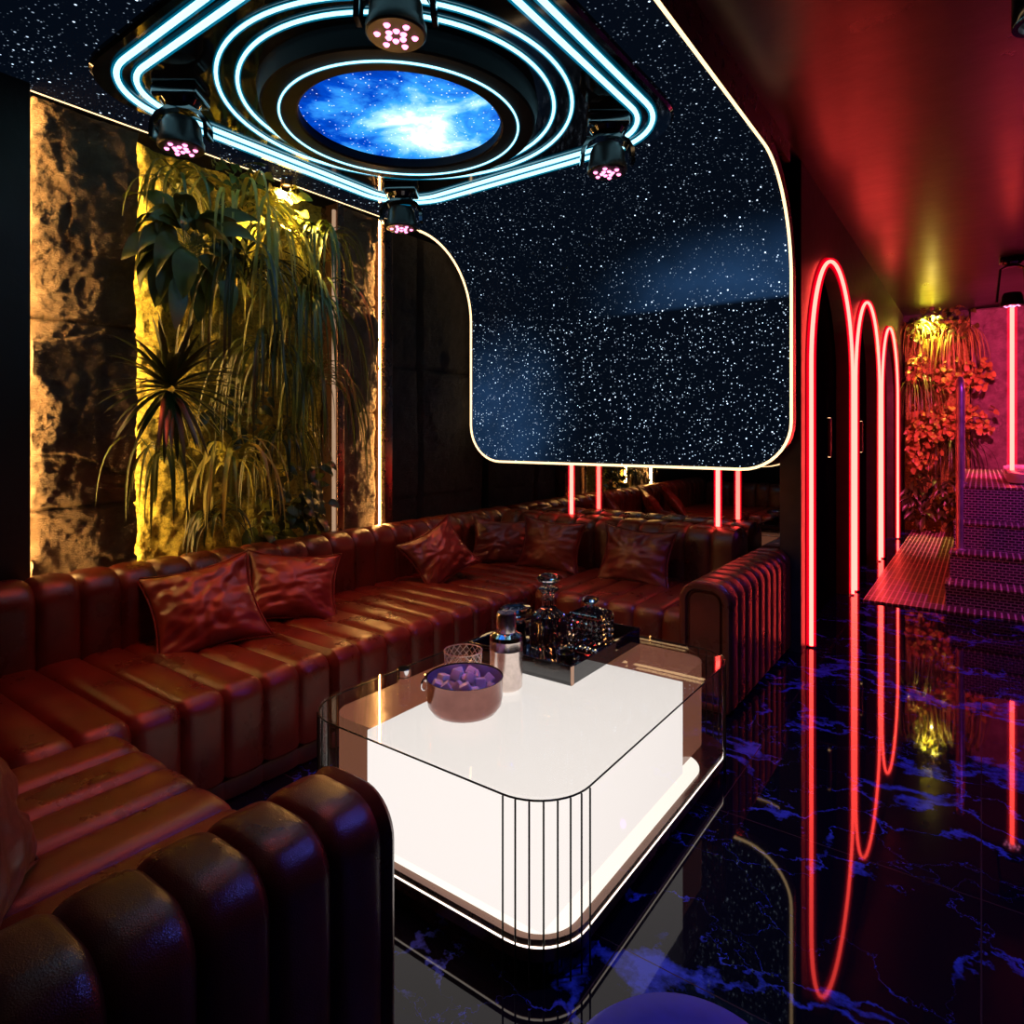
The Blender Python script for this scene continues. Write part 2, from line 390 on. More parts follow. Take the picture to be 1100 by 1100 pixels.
def rrect(p0, q0, p1, q1, r, n=5):
    """rounded rectangle with outward normals, counter clockwise; r = float or 4 radii (p0q0,p1q0,p1q1,p0q1)"""
    rs = [r]*4 if not isinstance(r, (list, tuple)) else r
    out = []
    for (cx, cy, a0, rr) in [(p0, q0, PI, rs[0]), (p1, q0, 1.5*PI, rs[1]), (p1, q1, 0, rs[2]), (p0, q1, .5*PI, rs[3])]:
        x = cx + (rr if cx == p0 else -rr); y = cy + (rr if cy == q0 else -rr)
        k = n if rr > .004 else 1
        for i in range(k+1):
            a = a0+.5*PI*i/k
            out.append((x+rr*math.cos(a), y+rr*math.sin(a), math.cos(a), math.sin(a)))
    return out
def rpath(x0, y0, x1, y1, r, z, n=10):
    return [(p[0], p[1], z) for p in rrect(x0, y0, x1, y1, r, n)]
def tag(o, label, cat, group=None, kind=None):
    o['label'] = label; o['category'] = cat
    if group: o['group'] = group
    if kind: o['kind'] = kind
    return o
def thing(name, label, cat, loc, group=None, rz=0):
    o = bpy.data.objects.new(name, None); COL.objects.link(o); o.location = loc; o.rotation_euler.z = rz
    o.empty_display_size = .1
    return tag(o, label, cat, group)
def struct(name, mb, mat, smooth=35):
    o = mb.build(name, mat, smooth=smooth); o['kind'] = 'structure'; return o
def copy_tree(o, parent=None):
    c = o.copy(); COL.objects.link(c)
    if parent is not None: c.parent = parent
    for ch in list(o.children): copy_tree(ch, c)
    return c
def light(kind, name, loc, col, power, parent=None, size=.05, spot=None, blend=.6, target=None, shape=None, size_y=None):
    l = bpy.data.lights.new(name, kind); l.color = col; l.energy = power
    if kind == 'SPOT': l.spot_size = math.radians(spot or 90); l.spot_blend = blend; l.shadow_soft_size = size
    elif kind == 'POINT': l.shadow_soft_size = size
    elif kind == 'AREA':
        l.size = size
        if shape: l.shape = shape; l.size_y = size_y
    o = bpy.data.objects.new(name, l); COL.objects.link(o)
    o.location = loc
    if target is not None:
        o.rotation_euler = (Vector(target)-Vector(loc)).to_track_quat('-Z', 'Y').to_euler()
    return o

# ------------------------------------------------------------------ room
XL, XR, YB, YP = -3.48, -.93, 4.44, 4.18       # lounge left wall, arch wall line, mirror, screen plane
ZS, ZC = 2.95, 3.14                             # star ceiling, corridor ceiling
FARY = 11.1
struct('floor', MB().box(-3.8, -2.6, -.1, 2.6, FARY+.1, 0), M['floor'])
struct('ceiling', MB().box(XR, -2.6, ZC, 2.6, FARY+.1, ZC+.1), M['ceiling'])
struct('ceiling', MB().box(-3.8, -2.6, ZC+.005, XR, YB+.2, ZC+.1), M['dark_wall'])
struct('wall_left', MB().box(-3.8, -2.6, 0, -3.66, YB+.2, ZC+.005), M['dark_wall'])
struct('wall_back', MB().box(-3.66, YB+.02, 0, XR-.13, YB+.16, ZC+.005), M['dark_wall'])
struct('wall_right', MB().box(2.5, -2.6, 0, 2.6, FARY+.1, ZC), M['dark_wall'])
struct('wall_behind', MB().box(-3.66, -2.6, 0, 2.5, -2.5, ZC), M['dark_wall'])

def slab_mesh(axis, fixed, a0, a1, z0, z1, depth, amp, seed, joints=(), step=.018):
    """split stone face: displaced grid with closed edges. axis 'X': face looks to +X, runs along Y; 'Y': face looks to -Y"""
    na = max(8, int((a1-a0)/step)); nz = int((z1-z0)/step)
    mb = MB(); vs = []
    for j in range(nz+1):
        z = z0+(z1-z0)*j/nz
        for i in range(na+1):
            a = a0+(a1-a0)*i/na
            p = Vector((a*1.0+seed, z*1.0, seed*1.7))
            h = noise.fractal(p*5.5, .75, 2.1, 7)*1.1
            r = noise.ridged_multi_fractal(Vector((a*2.6+seed*3, z*2.0, seed)), .75, 2.2, 6, 1.0, 2.0)*.35
            c = noise.cell(Vector((a*2.1+noise.noise(p*2)*.9, z*2.1+noise.noise(p*2.5+Vector((9, 0, 0)))*.9, seed)))*.8
            d = amp*(h*.7+r*1.5+c*.8)+.004*noise.ridged_multi_fractal(Vector((a*6+seed+z*2, z*11, 5)), .8, 2.2, 4, 1.0, 2.0)+.007*noise.fractal(Vector((a*22+seed, z*22, 2)), .8, 2.1, 4)
            for jz in joints:
                g = abs(z-jz+.01*noise.noise(Vector((a*8, seed, 0))))
                if g < .012: d -= .035*(1-g/.012)
            if i in (0, na) or j in (0, nz): d = -depth*.3
            vs.append((fixed+d, a, z) if axis == 'X' else (a, fixed-d, z))
    fs = []
    w = na+1
    for j in range(nz):
        for i in range(na):
            q = (j*w+i, j*w+i+1, (j+1)*w+i+1, (j+1)*w+i)
            fs.append(q)
    mb.add(vs, fs)
    if axis == 'X': mb.box(fixed-depth, a0, z0, fixed-depth*.31, a1, z1)
    else: mb.box(a0, fixed+depth*.31, z0, a1, fixed+depth, z1)
    return mb

# stone columns and unlit cladding on the left wall
o = slab_mesh('X', -3.50, 1.075, 1.545, 0, 2.93, .155, .028, 3.1, (.52, 1.05, 1.93), .0095).build('stone_panel', M['stone'], smooth=60)
tag(o, 'wide rough stone wall column lit amber along its left edge, left of the green wall', 'stone column')
o = slab_mesh('X', -3.50, 2.84, 3.155, 0, 2.93, .155, .024, 8.4, (.6, 1.55, 2.3), .0095).build('stone_panel', M['stone'], smooth=60)
tag(o, 'narrow rough stone wall column lit gold along its right edge, right of the green wall', 'stone column')
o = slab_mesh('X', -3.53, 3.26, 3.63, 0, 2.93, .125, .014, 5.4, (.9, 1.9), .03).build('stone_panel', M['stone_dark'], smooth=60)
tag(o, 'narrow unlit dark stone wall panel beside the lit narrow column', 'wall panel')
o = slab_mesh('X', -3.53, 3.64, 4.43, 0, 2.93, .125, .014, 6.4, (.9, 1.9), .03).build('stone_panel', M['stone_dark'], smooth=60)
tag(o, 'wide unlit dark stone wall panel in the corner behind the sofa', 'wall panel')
# piers and frames
struct('wall_left', MB().box(-3.66, -2.5, 0, -3.40, 1.062, ZS+.04, .01), M['dark_wall'])
for (y0, y1, x) in ((3.175, 3.25, -3.42), (2.775, 2.83, -3.44)):
    struct('trim_%d' % (2 if y0 > 3 else 3), MB().box(-3.66, y0, 0, x, y1, ZS-.02, .004), M['bronze_dark'])
def led(name, mb, mat, label, cat='LED strip', group=None):
    return tag(mb.build(name, mat), label, cat, group)
led('led_strip', MB().box(-3.475, 1.0625, .0, -3.445, 1.066, 2.92), M['led_hidden'], 'vertical amber LED strip at the left edge of the wide stone column')
led('led_strip', MB().box(-3.474, 3.168, .0, -3.469, 3.1745, 2.92), M['led_edge'], 'vertical gold LED strip at the right edge of the narrow stone column')
led('led_strip', MB().box(-3.60, 1.5465, .0, -3.565, 1.550, 2.92), M['led_hidden'], 'vertical amber LED strip at the left edge of the green wall')
led('led_strip', MB().box(-3.47, 2.752, .3, -3.455, 2.772, 2.88), emit('dim_led', (1, .62, .38), .45), 'dim vertical strip along the metal post at the right edge of the green wall')

# mirror behind the sofa
tag(MB().box(-3.48, YB, .02, XR-.13, YB+.018, ZC-.02).build('wall_mirror', M['mirror']),
    'large dark tinted mirror filling the wall behind the sofa under the star screen', 'mirror')

# ------------------------------------------------------------------ star ceiling + cove + hanging screen
sx0, sx1 = XL+.02, XR
scr = thing('star_screen', 'black star-field ceiling that curves down into a hanging screen edged with a warm light line', 'screen', (-2.2, 2.0, ZS))
RC = .62; ZB = 1.175; RB = .30
prof = []           # (y,z) along the ceiling to the lower edge
for y in (-2.5, -1, 0, 1, 2, 3, YP-RC): prof.append((y, ZS, 0, -1))
for i in range(1, 17):
    a = .5*PI*i/16
    prof.append((YP-RC+RC*math.sin(a), ZS-RC+RC*math.cos(a), -math.sin(a), -math.cos(a)))
zz = ZS-RC
for k in range(1, 5): prof.append((YP, zz-(zz-(ZB+RB))*k/4, -1, 0))
for i in range(1, 11):
    prof.append((YP, ZB+RB-RB*math.sin(.5*PI*i/10), -1, 0))
def inset(z):       # side inset for the rounded lower corners
    if z >= ZB+RB: return 0
    s_ = (ZB+RB-z)/RB
    return RB*(1-math.sqrt(max(0, 1-s_*s_)))
mb = MB(); back = MB(); T = .09; vs = []; vb = []
for (y, z, ny, nz) in prof:
    ins = inset(z)
    vs += [(sx0+ins, y, z), (sx1-ins, y, z)]
    vb += [(sx0+ins, y-ny*T, z-nz*T), (sx1-ins, y-ny*T, z-nz*T)]
n = len(prof)
mb.add(vs, [(2*i, 2*i+2, 2*i+3, 2*i+1) for i in range(n-1)])
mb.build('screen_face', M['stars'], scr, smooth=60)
back.add(vs+vb, [(2*n+2*i, 2*n+2*i+1, 2*n+2*i+3, 2*n+2*i+2) for i in range(n-1)]
         + [(2*i+1, 2*i+3, 2*n+2*i+3, 2*n+2*i+1) for i in range(n-1)]
         + [(2*i, 2*n+2*i, 2*n+2*i+2, 2*i+2) for i in range(n-1)]
         + [(2*n-2, 2*n-1, 4*n-1, 4*n-2)])
back.box(sx1-.03, -2.5, ZS+.085, sx1, YP-.05, ZC+.0)
back.build('screen_rim', M['bronze_dark'], scr, smooth=40)
edge = []
for (y, z, ny, nz) in prof: edge.append((sx1-inset(z)-.004, y+ny*.008, z+nz*.008))
for (y, z, ny, nz) in reversed(prof): edge.append((sx0+inset(z)+.004, y+ny*.008, z+nz*.008))
k7 = len(prof)+len(prof)-6
MB().tube(edge[:k7], .0085, seg=6).build('led_strip', M['led_warm'], scr)
MB().tube([edge[k7-1], (edge[k7-1][0], 1.07, edge[k7-1][2])], .003, seg=6).build('led_strip', M['led_warm'], scr)

# ------------------------------------------------------------------ ceiling medallion
med = thing('ceiling_light', 'black ceiling medallion with cyan neon squares and rings around a round galaxy light', 'ceiling light', (CX, CY, ZS))
MB().loft(rrect(CX-1.03, CY-1.03, CX+1.03, CY+1.03, .34, 12), [(ZS-.028, .012), (ZS-.018, 0), (ZS+.0, 0)], 'Z').build('panel', M['black_gloss'], med)
zp = ZS-.028
drum = MB().lathe([(.64, zp+.005-ZS), (.625, -.105), (.615, -.112), (.475, -.112), (.465, -.105), (.465, -.055), (.0, -.055)][::-1], (CX, CY, ZS), 96, closed=False)
drum.build('drum', M['black_satin'], med)
MB().lathe([(0.0, -.062), (.464, -.062)], (CX, CY, ZS), 96, closed=False).build('galaxy_disk', M['galaxy'], med)
for hs, r in ((.96, .36), (.888, .29)):
    hb = MB(); w = .02
    P1 = rpath(CX-hs-w, CY-hs-w, CX+hs+w, CY+hs+w, r+w, zp-.0015, 16); P2 = rpath(CX-hs+w, CY-hs+w, CX+hs-w, CY+hs-w, r-w, zp-.0015, 16)
    n = len(P1); hb.add(P1+P2, [(i, n+i, n+(i+1) % n, (i+1) % n) for i in range(n)])
    hb.build('neon_diffuser', M['cyan_halo'], med)
    MB().tube(rpath(CX-hs, CY-hs, CX+hs, CY+hs, r, zp-.008, 16), .0115, True).build('neon_square', M['cyan'], med)
    MB().tube(rpath(CX-hs, CY-hs, CX+hs, CY+hs, r, zp-.008, 16), .020, True, caps=False).build('glow_sleeve', M['cyan_sleeve'], med)
def circ(r, z, n=96): return [(CX+r*math.cos(2*PI*k/n), CY+r*math.sin(2*PI*k/n), z) for k in range(n)]
for r, z, tr in ((.795, zp-.006, .0072), (.712, zp-.006, .0072), (.545, ZS-.115, .0045)):
    hb = MB(); P1 = circ(r+tr*1.8, z+.0045 if z < zp-.01 else zp-.0015); P2 = circ(r-tr*1.8, z+.0045 if z < zp-.01 else zp-.0015)
    n = 96
    hb.add(P1+P2, [(i, n+i, n+(i+1) % n, (i+1) % n) for i in range(n)]); 
    if z > ZS-.1: hb.build('neon_diffuser', M['cyan_halo'], med)
    MB().tube(circ(r, z), tr, True).build('neon_ring', M['cyan'], med)
    MB().tube(circ(r, z), tr*1.8, True, caps=False).build('glow_sleeve', M['cyan_sleeve'], med)

# ------------------------------------------------------------------ moving head lights
def moving_head(loc, ztop, label, group=None, rz=0):
    t = thing('stage_light', label, 'stage light', loc, group, rz)      # origin on the lens plane, z up
    h = ztop-loc[2]
    b = MB(); b.box(-.10, -.075, h-.055, .10, .075, h, .012); b.lathe([(.07, h-.075), (.085, h-.055)], seg=32)
    b.build('base', M['black_gloss'], t, world=False)
    for sx in (-1, 1):
        a = MB()
        pts = [(0, h-.085), (.05*1, h-.09), (.095, h-.115), (.118, .11), (.122, .045)]
        x = [sx*p[0] for p in pts]
        vs = []
        for (px, pz) in pts:
            wd = .035 if pz > .05 else .026
            vs += [(sx*px, -wd, pz), (sx*px, wd, pz), (sx*(px+.0)-sx*0.0, wd, pz-.018 if px < .09 else pz), (sx*px, -wd, pz-.018 if px < .09 else pz)]
        a.tube([(sx*p[0], 0, p[1]) for p in pts], .0, seg=4) if False else None
        prev = None
        for (px, pz) in pts:
            pass
        # arm as a lofted flat bar
        nx = []
        P = [Vector((sx*p[0], 0, p[1])) for p in pts]; rings = []
        for i, q in enumerate(P):
            d = (P[min(i+1, len(P)-1)]-P[max(i-1, 0)]).normalized(); nrm = Vector((d.z, 0, -d.x))
            wd = .040-.012*i/4
            rings += [q-nrm*.009+Vector((0, -wd, 0)), q+nrm*.009+Vector((0, -wd, 0)), q+nrm*.009+Vector((0, wd, 0)), q-nrm*.009+Vector((0, wd, 0))]
        fs = []
        for i in range(len(P)-1):
            for k in range(4): fs.append((i*4+k, i*4+(k+1) % 4, i*4+4+(k+1) % 4, i*4+4+k))
        fs += [(0, 3, 2, 1), tuple(4*(len(P)-1)+k for k in range(4))]
        a.add(rings, fs); a.build('arm', M['black_gloss'], t, world=False)
    hd_ = MB().lathe([(.0, .0), (.090, .0), (.096, .006), (.096, .03), (.088, .045), (.082, .10), (.068, .128), (.0, .135)], seg=48).build('head', M['black_matte'], t, world=False)
    for ring, r0, off in ((0, .026, PI/6), (1, .059, 0)):
        for k in range(6):
            a = off+k*PI/3+.2+(PI/6 if ring == 0 else 0)*0
            MB().lathe([(0, -.007), (.007, -.006), (.0112, 0)], (r0*math.cos(a), r0*math.sin(a), 0), 14, closed=False).build('led_lens', M['pink'], hd_, world=False)
    return t
G = 'pink LED stage lights at the corners of the ceiling medallion'
heads = []
for (x, y, lab) in ((-2.87, 1.455, 'black stage light with pink LEDs hanging above the wide stone column and green wall'),
                    (-1.50, 1.44, 'nearest and largest black stage light with pink LEDs, top centre of the photo'),
                    (-1.465, 2.80, 'black stage light with pink LEDs at the right corner of the ceiling medallion'),
                    (-2.89, 2.82, 'farthest small black stage light with pink LEDs, beside the start of the curved light line')):
    heads.append(moving_head((x, y, 2.66), zp, lab, G, math.radians(36)))
    light('SPOT', 'stage_beam', (x, y, 2.64), (1, .07, .015), 50, size=.05, spot=76, blend=1, target=(CX+.42*(x-CX), CY+.85*(y-CY), 0))
moving_head((.245, 8.05, 2.66), ZC, 'black stage light hanging above the jacuzzi platform at the far right', None, math.radians(5))
red_tube = thing('neon_tube', 'tall vertical red neon tube hanging over the jacuzzi platform', 'neon tube', (.245, 8.05, .95))
MB().tube([(.245, 8.05, .955), (.245, 8.05, 2.645)], .018, seg=12).build('tube', M['red_core'], red_tube)
MB().tube([(.245, 8.05, .955), (.245, 8.05, 2.645)], .04, seg=16, caps=False).build('sleeve', M['red_sleeve'], red_tube)

# ------------------------------------------------------------------ arch wall
arches = [(4.57, 6.26), (6.42, 8.09), (8.30, 9.98)]
APEX = 2.69
aw = MB(); NICHE = .10
def arch_pts(y0, y1, n=24):
    r = (y1-y0)/2; c = (y0+y1)/2; zs = APEX-r
    return [(c-r*math.cos(PI*i/n), zs+r*math.sin(PI*i/n)) for i in range(n+1)]
ys = YB-.02
for (y0, y1) in arches:
    aw.add([(XR, ys, 0), (XR, y0, 0), (XR, y0, ZC), (XR, ys, ZC)], [(0, 1, 2, 3)])
    P = arch_pts(y0, y1)
    aw.add([(XR, y0, 0), (XR, P[0][0], P[0][1]), (XR, P[0][0], ZC)], [])
    for i in range(len(P)-1):
        aw.add([(XR, P[i][0], P[i][1]), (XR, P[i+1][0], P[i+1][1]), (XR, P[i+1][0], ZC), (XR, P[i][0], ZC)], [(0, 1, 2, 3)])
    full = [(y0, 0)]+P+[(y1, 0)]
    for i in range(len(full)-1):
        (a, b), (c, d) = full[i], full[i+1]
        aw.add([(XR, a, b), (XR, c, d), (XR-NICHE, c, d), (XR-NICHE, a, b)], [(0, 1, 2, 3)])
    ys = y1
aw.add([(XR, ys, 0), (XR, FARY, 0), (XR, FARY, ZC), (XR, ys, ZC)], [(0, 1, 2, 3)])
aw.add([(XR, YB-.02, 0), (XR-.13, YB-.02, 0), (XR-.13, YB-.02, ZC), (XR, YB-.02, ZC)], [(0, 1, 2, 3)])
struct('wall_arches', aw, M['arch_wall'])
struct('wall_niche', MB().box(XR-.13, YB+.02, 0, XR-NICHE, FARY, ZC), M['niche_panel'])
names = ['nearest and tallest red neon arch on the corridor wall', 'middle red neon arch on the corridor wall', 'farthest and smallest-looking red neon arch on the corridor wall']
for (y0, y1), lab, sy in zip(arches, names, (5.85, 7.6, 9.35)):
    t = thing('neon_arch', lab, 'neon arch', (XR, (y0+y1)/2, 0), 'red neon arches on the corridor wall')
    P = [(XR+.03, y0+.0, .015)]+[(XR+.03, y, z) for (y, z) in arch_pts(y0, y1, 40)]+[(XR+.03, y1, .015)]
    MB().tube(P, .0125, seg=10).build('tube', M['red_core'], t)
    MB().tube(P, .028, seg=14, caps=False).build('sleeve', M['red_sleeve'], t)
    # flat red band: the tube's bloom put into an emissive strip
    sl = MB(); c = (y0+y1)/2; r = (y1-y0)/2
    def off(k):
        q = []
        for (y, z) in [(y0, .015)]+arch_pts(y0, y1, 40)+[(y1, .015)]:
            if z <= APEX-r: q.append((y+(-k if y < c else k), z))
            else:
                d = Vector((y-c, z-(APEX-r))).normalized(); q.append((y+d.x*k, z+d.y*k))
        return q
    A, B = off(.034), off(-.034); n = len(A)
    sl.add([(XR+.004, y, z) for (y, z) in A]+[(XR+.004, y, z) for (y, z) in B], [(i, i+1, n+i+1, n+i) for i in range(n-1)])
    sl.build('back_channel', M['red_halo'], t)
    s = thing('wall_sconce', 'small black up-and-down wall light inside the '+('nearest' if y0 < 5 else 'middle' if y0 < 7 else 'farthest')+' neon arch', 'wall light', (XR-NICHE, sy, 1.4), 'up and down wall lights in the arches')
    zc = 1.37
    MB().box(XR-NICHE, sy-.014, zc-.16, XR-NICHE+.03, sy+.014, zc+.16, .005).build('body', M['black_matte'], s)
    MB().box(XR-NICHE+.006, sy-.009, zc+.16, XR-NICHE+.024, sy+.009, zc+.163).build('lens', M['sconce_lens'], s)
    MB().box(XR-NICHE+.006, sy-.009, zc-.163, XR-NICHE+.024, sy+.009, zc-.16).build('lens', M['sconce_lens'], s)
    for sg in (-1, 1):
        light('SPOT', 'sconce_glow', (XR-NICHE+.03, sy, zc+sg*.17), (1, .5, .22), .8, size=.005, spot=50, target=(XR-NICHE-.02, sy, zc+sg*1.2))

# ------------------------------------------------------------------ sofa
def ribs(a, b, w, d=.022, r0=.03, r1=.03):
    n = max(1, round((b-a)/w)); w = (b-a)/n; st = []
    for i in range(n):
        for f in (0.0, .03, .08, .16, .28, .5, .72, .84, .92, .97):
            g = abs(2*f-1)
            st.append((a+(i+f)*w, d*g**5))
    st.append((b, d))
    # round the two ends
    out = [(a-.0, r0+d)] + [(a+r0*.12, r0*.55+d), (a+r0*.4, r0*.2+d*.6)] + [s for s in st if a+r0*.5 < s[0] < b-r1*.5] + [(b-r1*.4, r1*.2+d*.6), (b-r1*.12, r1*.55+d), (b, r1+d)]
    return out
def seat(mb, axis, p0, p1, a, b, front, z0=.085, z1=.44):
    """front = 'hi' if front edge is at p1 else 'lo'"""
    r = [.02, .02, .07, .02] if front == 'hi' else [.02, .02, .02, .07]
    mb.loft(rrect(p0, z0, p1, z1, r, 6), ribs(a, b, .16), axis)
def backr(mb, axis, p0, p1, a, b, z0=.085, z1=.79):
    mb.loft(rrect(p0, z0, p1, z1, [.02, .02, .115, .115], 9), ribs(a, b, .17, .02), axis)
XF, XBK, XW = -2.29, -3.14, -3.395
def arm(mb, x0, x1, y0, y1, z1=.66, panel=0):
    st = ribs(y0+(.03 if panel < 0 else 0), y1-(.03 if panel > 0 else 0), .125, .017, .02, .02)
    if panel < 0: st = [(y0+.014, .075), (y0+.014, .055), (y0+.024, .046), (y0+.024, .040), (y0+.004, .034), (y0, .02), (y0+.004, .006), (y0+.014, 0), (y0+.026, .006)]+st[2:]
    if panel > 0: st = st[:-2]+[(y1-.026, .006), (y1-.014, 0), (y1-.004, .006), (y1, .02), (y1-.004, .034), (y1-.024, .040), (y1-.024, .046), (y1-.014, .055), (y1-.014, .075)]
    mb.loft(rrect(x0, .03, x1, z1, [.02, .02, .10, .10], 9), st, 'Y')
# near module: left run up to the seam, near bench, near arm
A = thing('sofa_section', 'dark red leather sofa section nearest the camera with the big rounded arm in the foreground', 'sofa', (-2.3, .4, 0), 'channel tufted leather sectional sofa')
m1 = MB(); seat(m1, 'Y', XBK-.03, XF, -.15, 1.83, 'hi'); m1.build('seat', M['leather'], A)
m1 = MB(); seat(m1, 'X', .05, .966, XF+.012, -1.25, 'hi'); m1.build('seat', M['leather'], A)
m1 = MB(); backr(m1, 'Y', XW, XBK, -.15, 1.99); m1.build('backrest', M['leather'], A)
m1 = MB(); backr(m1, 'X', -.24, .05, XBK+.03, -1.25, z1=.74); m1.build('backrest', M['leather'], A)
m1 = MB(); arm(m1, -1.262, -.985, -.24, .95, .655, 1); m1.build('armrest', M['leather'], A)
MB().loft(rrect(XW+.02, .004, XF-.025, .085, .01, 2), ribs(-.14, 1.83, .16, .006, .01, .01), 'Y').build('plinth', M['plinth'], A)
MB().loft(rrect(.0, .004, .94, .085, .01, 2), ribs(XF-.02, -1.27, .16, .006, .01, .01), 'X').build('plinth', M['plinth'], A)
Bm = thing('sofa_section', 'dark red leather sofa section along the left wall under the green wall', 'sofa', (-2.8, 3, 0), 'channel tufted leather sectional sofa')
m1 = MB(); seat(m1, 'Y', XBK-.03, XF, 1.835, 4.12, 'hi'); m1.build('seat', M['leather'], Bm)
m1 = MB(); backr(m1, 'Y', XW, XBK, 2.0, 4.40); m1.build('backrest', M['leather'], Bm)
MB().loft(rrect(XW+.02, .004, XF-.025, .085, .01, 2), ribs(1.84, 4.1, .16, .006, .01, .01), 'Y').build('plinth', M['plinth'], Bm)
Cm = thing('sofa_section', 'dark red leather sofa section in front of the mirror ending in the far arm', 'sofa', (-1.8, 3.9, 0), 'channel tufted leather sectional sofa')
m1 = MB(); seat(m1, 'X', 3.34, 4.12, XF+.012, -1.25, 'lo'); m1.build('seat', M['leather'], Cm)
m1 = MB(); backr(m1, 'X', 4.12, 4.42, XBK+.01, -1.25); m1.build('backrest', M['leather'], Cm)
m1 = MB(); arm(m1, -1.245, -.985, 3.15, 4.42, .66, -1); m1.build('armrest', M['leather'], Cm)
MB().loft(rrect(3.37, .004, 4.38, .085, .01, 2), ribs(XF-.0, -1.27, .16, .006, .01, .01), 'X').build('plinth', M['plinth'], Cm)

# cushions
def pillow(label, loc, size, yaw, lean, roll, seed, T=.075, hz=.9):
    n = 26; vs = []; S = size/2
    for sgn in (1, -1):
        for j in range(n+1):
            v = -1+2*j/n
            for i in range(n+1):
                u = -1+2*i/n
                x = S*u*(1-.15*(1-v*v)); z = S*hz*v*(1-.17*(1-u*u))
                e = max(0, (1-u*u)*(1-v*v))
                th = T*e**.42
                p = Vector((u*1.3+seed, v*1.3, sgn*2.0+seed))
                ang = math.atan2(v, u); rd = .55*abs(noise.fractal(Vector((ang*2.2+seed, (abs(u)+abs(v))*.5, seed+sgn)), .8, 2.1, 4))+.6*abs(noise.fractal(Vector((u*1.2+v*.6+seed, v*2.6-u, seed+sgn*3)), .8, 2.1, 4))
                corner = (abs(u)*abs(v))
                wr = (-.05*rd*(.6+corner))*min(1, e*6)
                th2 = th+wr*(T/.08)
                vs.append((x, -sgn*max(th2, -.002) if e > 0 else 0, z))
    w = n+1; fs = []
    for j in range(n):
        for i in range(n):
            a = j*w+i; fs.append((a, a+1, a+w+1, a+w))
            b = a+w*w; fs.append((b, b+w, b+w+1, b+1))
    mb = MB(); mb.add(vs, fs)
    o = mb.build('cushion', M['pillow'], smooth=0)
    me = o.data
    import bmesh
    bm = bmesh.new(); bm.from_mesh(me); bmesh.ops.remove_doubles(bm, verts=bm.verts, dist=1e-5); bmesh.ops.recalc_face_normals(bm, faces=bm.faces); bm.to_mesh(me); bm.free()
    me.polygons.foreach_set('use_smooth', [True]*len(me.polygons))
    sd = o.modifiers.new('sub', 'SUBSURF'); sd.levels = 1; sd.render_levels = 1
    # seam piping
    path = []
    for k in range(4):
        for i in range(12):
            s_ = -1+2*i/12
            u, v = [(s_, -1), (1, s_), (-s_, 1), (-1, -s_)][k]
            path.append((S*u*(1-.15*(1-v*v)), 0, S*hz*v*(1-.17*(1-u*u))))
    MB().tube(path, .0045, True, 6).build('piping', M['pillow'], o, world=False)
    # face looks toward -Y locally; roll in plane, lean back, then yaw
    R = Matrix.Rotation(yaw, 4, 'Z') @ Matrix.Rotation(-lean, 4, 'X') @ Matrix.Rotation(roll, 4, 'Y')
    o.matrix_world = Matrix.Translation(loc) @ R
    return tag(o, label, 'cushion', 'leather throw cushions on the sofa')
d = math.radians
pillow('creased red leather cushion, left one of the pair below the green wall', (-2.93, 1.60, .59), .50, d(62), d(38), d(-12), 1.3, .08, .95)
pillow('creased red leather cushion, right one of the pair below the green wall', (-2.97, 2.10, .585), .50, d(62), d(36), d(8), 4.1, .08, .82)
pillow('red leather cushion tilted on its corner beyond the pair, left of the corner', (-2.90, 3.17, .605), .42, d(52), d(30), d(-30), 7.7, .075, .95)
pillow('dark red leather cushion in the sofa corner, half hidden by its neighbour', (-2.93, 3.90, .585), .46, d(38), d(22), d(4), 9.2, .075, .78)
pillow('red leather cushion leaning on its corner neighbour against the mirror-side backrest', (-2.50, 3.91, .60), .50, d(8), d(18), d(3), 12.2, .075, .78)
pillow('red leather cushion standing alone nearest the far arm', (-1.84, 3.92, .595), .52, d(2), d(20), d(2), 15.9, .075, .76)
pillow('dark leather cushion cut off by the left edge of the photo, nearest the camera', (-1.54, .36, .69), .52, d(158), d(24), d(8), 20.5, .09)

# ------------------------------------------------------------------ coffee table
TX0, TX1, TY0, TY1, TZ = -1.86, -.836, 1.335, 2.75, .48
tb = thing('coffee_table', 'glass-topped coffee table with a glowing white box inside and thin black corner rods', 'coffee table', ((TX0+TX1)/2, (TY0+TY1)/2, 0))
MB().loft(rrect(TX0, TY0, TX1, TY1, .165, 12), [(TZ-.012, .001), (TZ-.011, 0), (TZ-.001, 0), (TZ, .001)], 'Z').build('glass_top', M['tabletop'], tb)
# side glass: single curved sheet
sg = MB(); P = rrect(TX0+.004, TY0+.004, TX1-.004, TY1-.004, .163, 12); n = len(P)
sg.add([(p[0], p[1], .10) for p in P]+[(p[0], p[1], TZ-.012) for p in P], [(i, (i+1) % n, n+(i+1) % n, n+i) for i in range(n)])
sg.build('side_glass', M['sideglass'], tb)
MB().tube(rpath(TX0+.001, TY0+.001, TX1-.001, TY1-.001, .165, TZ-.011, 12), .0026, True, 6).build('edge_rail', M['black_rod'], tb)
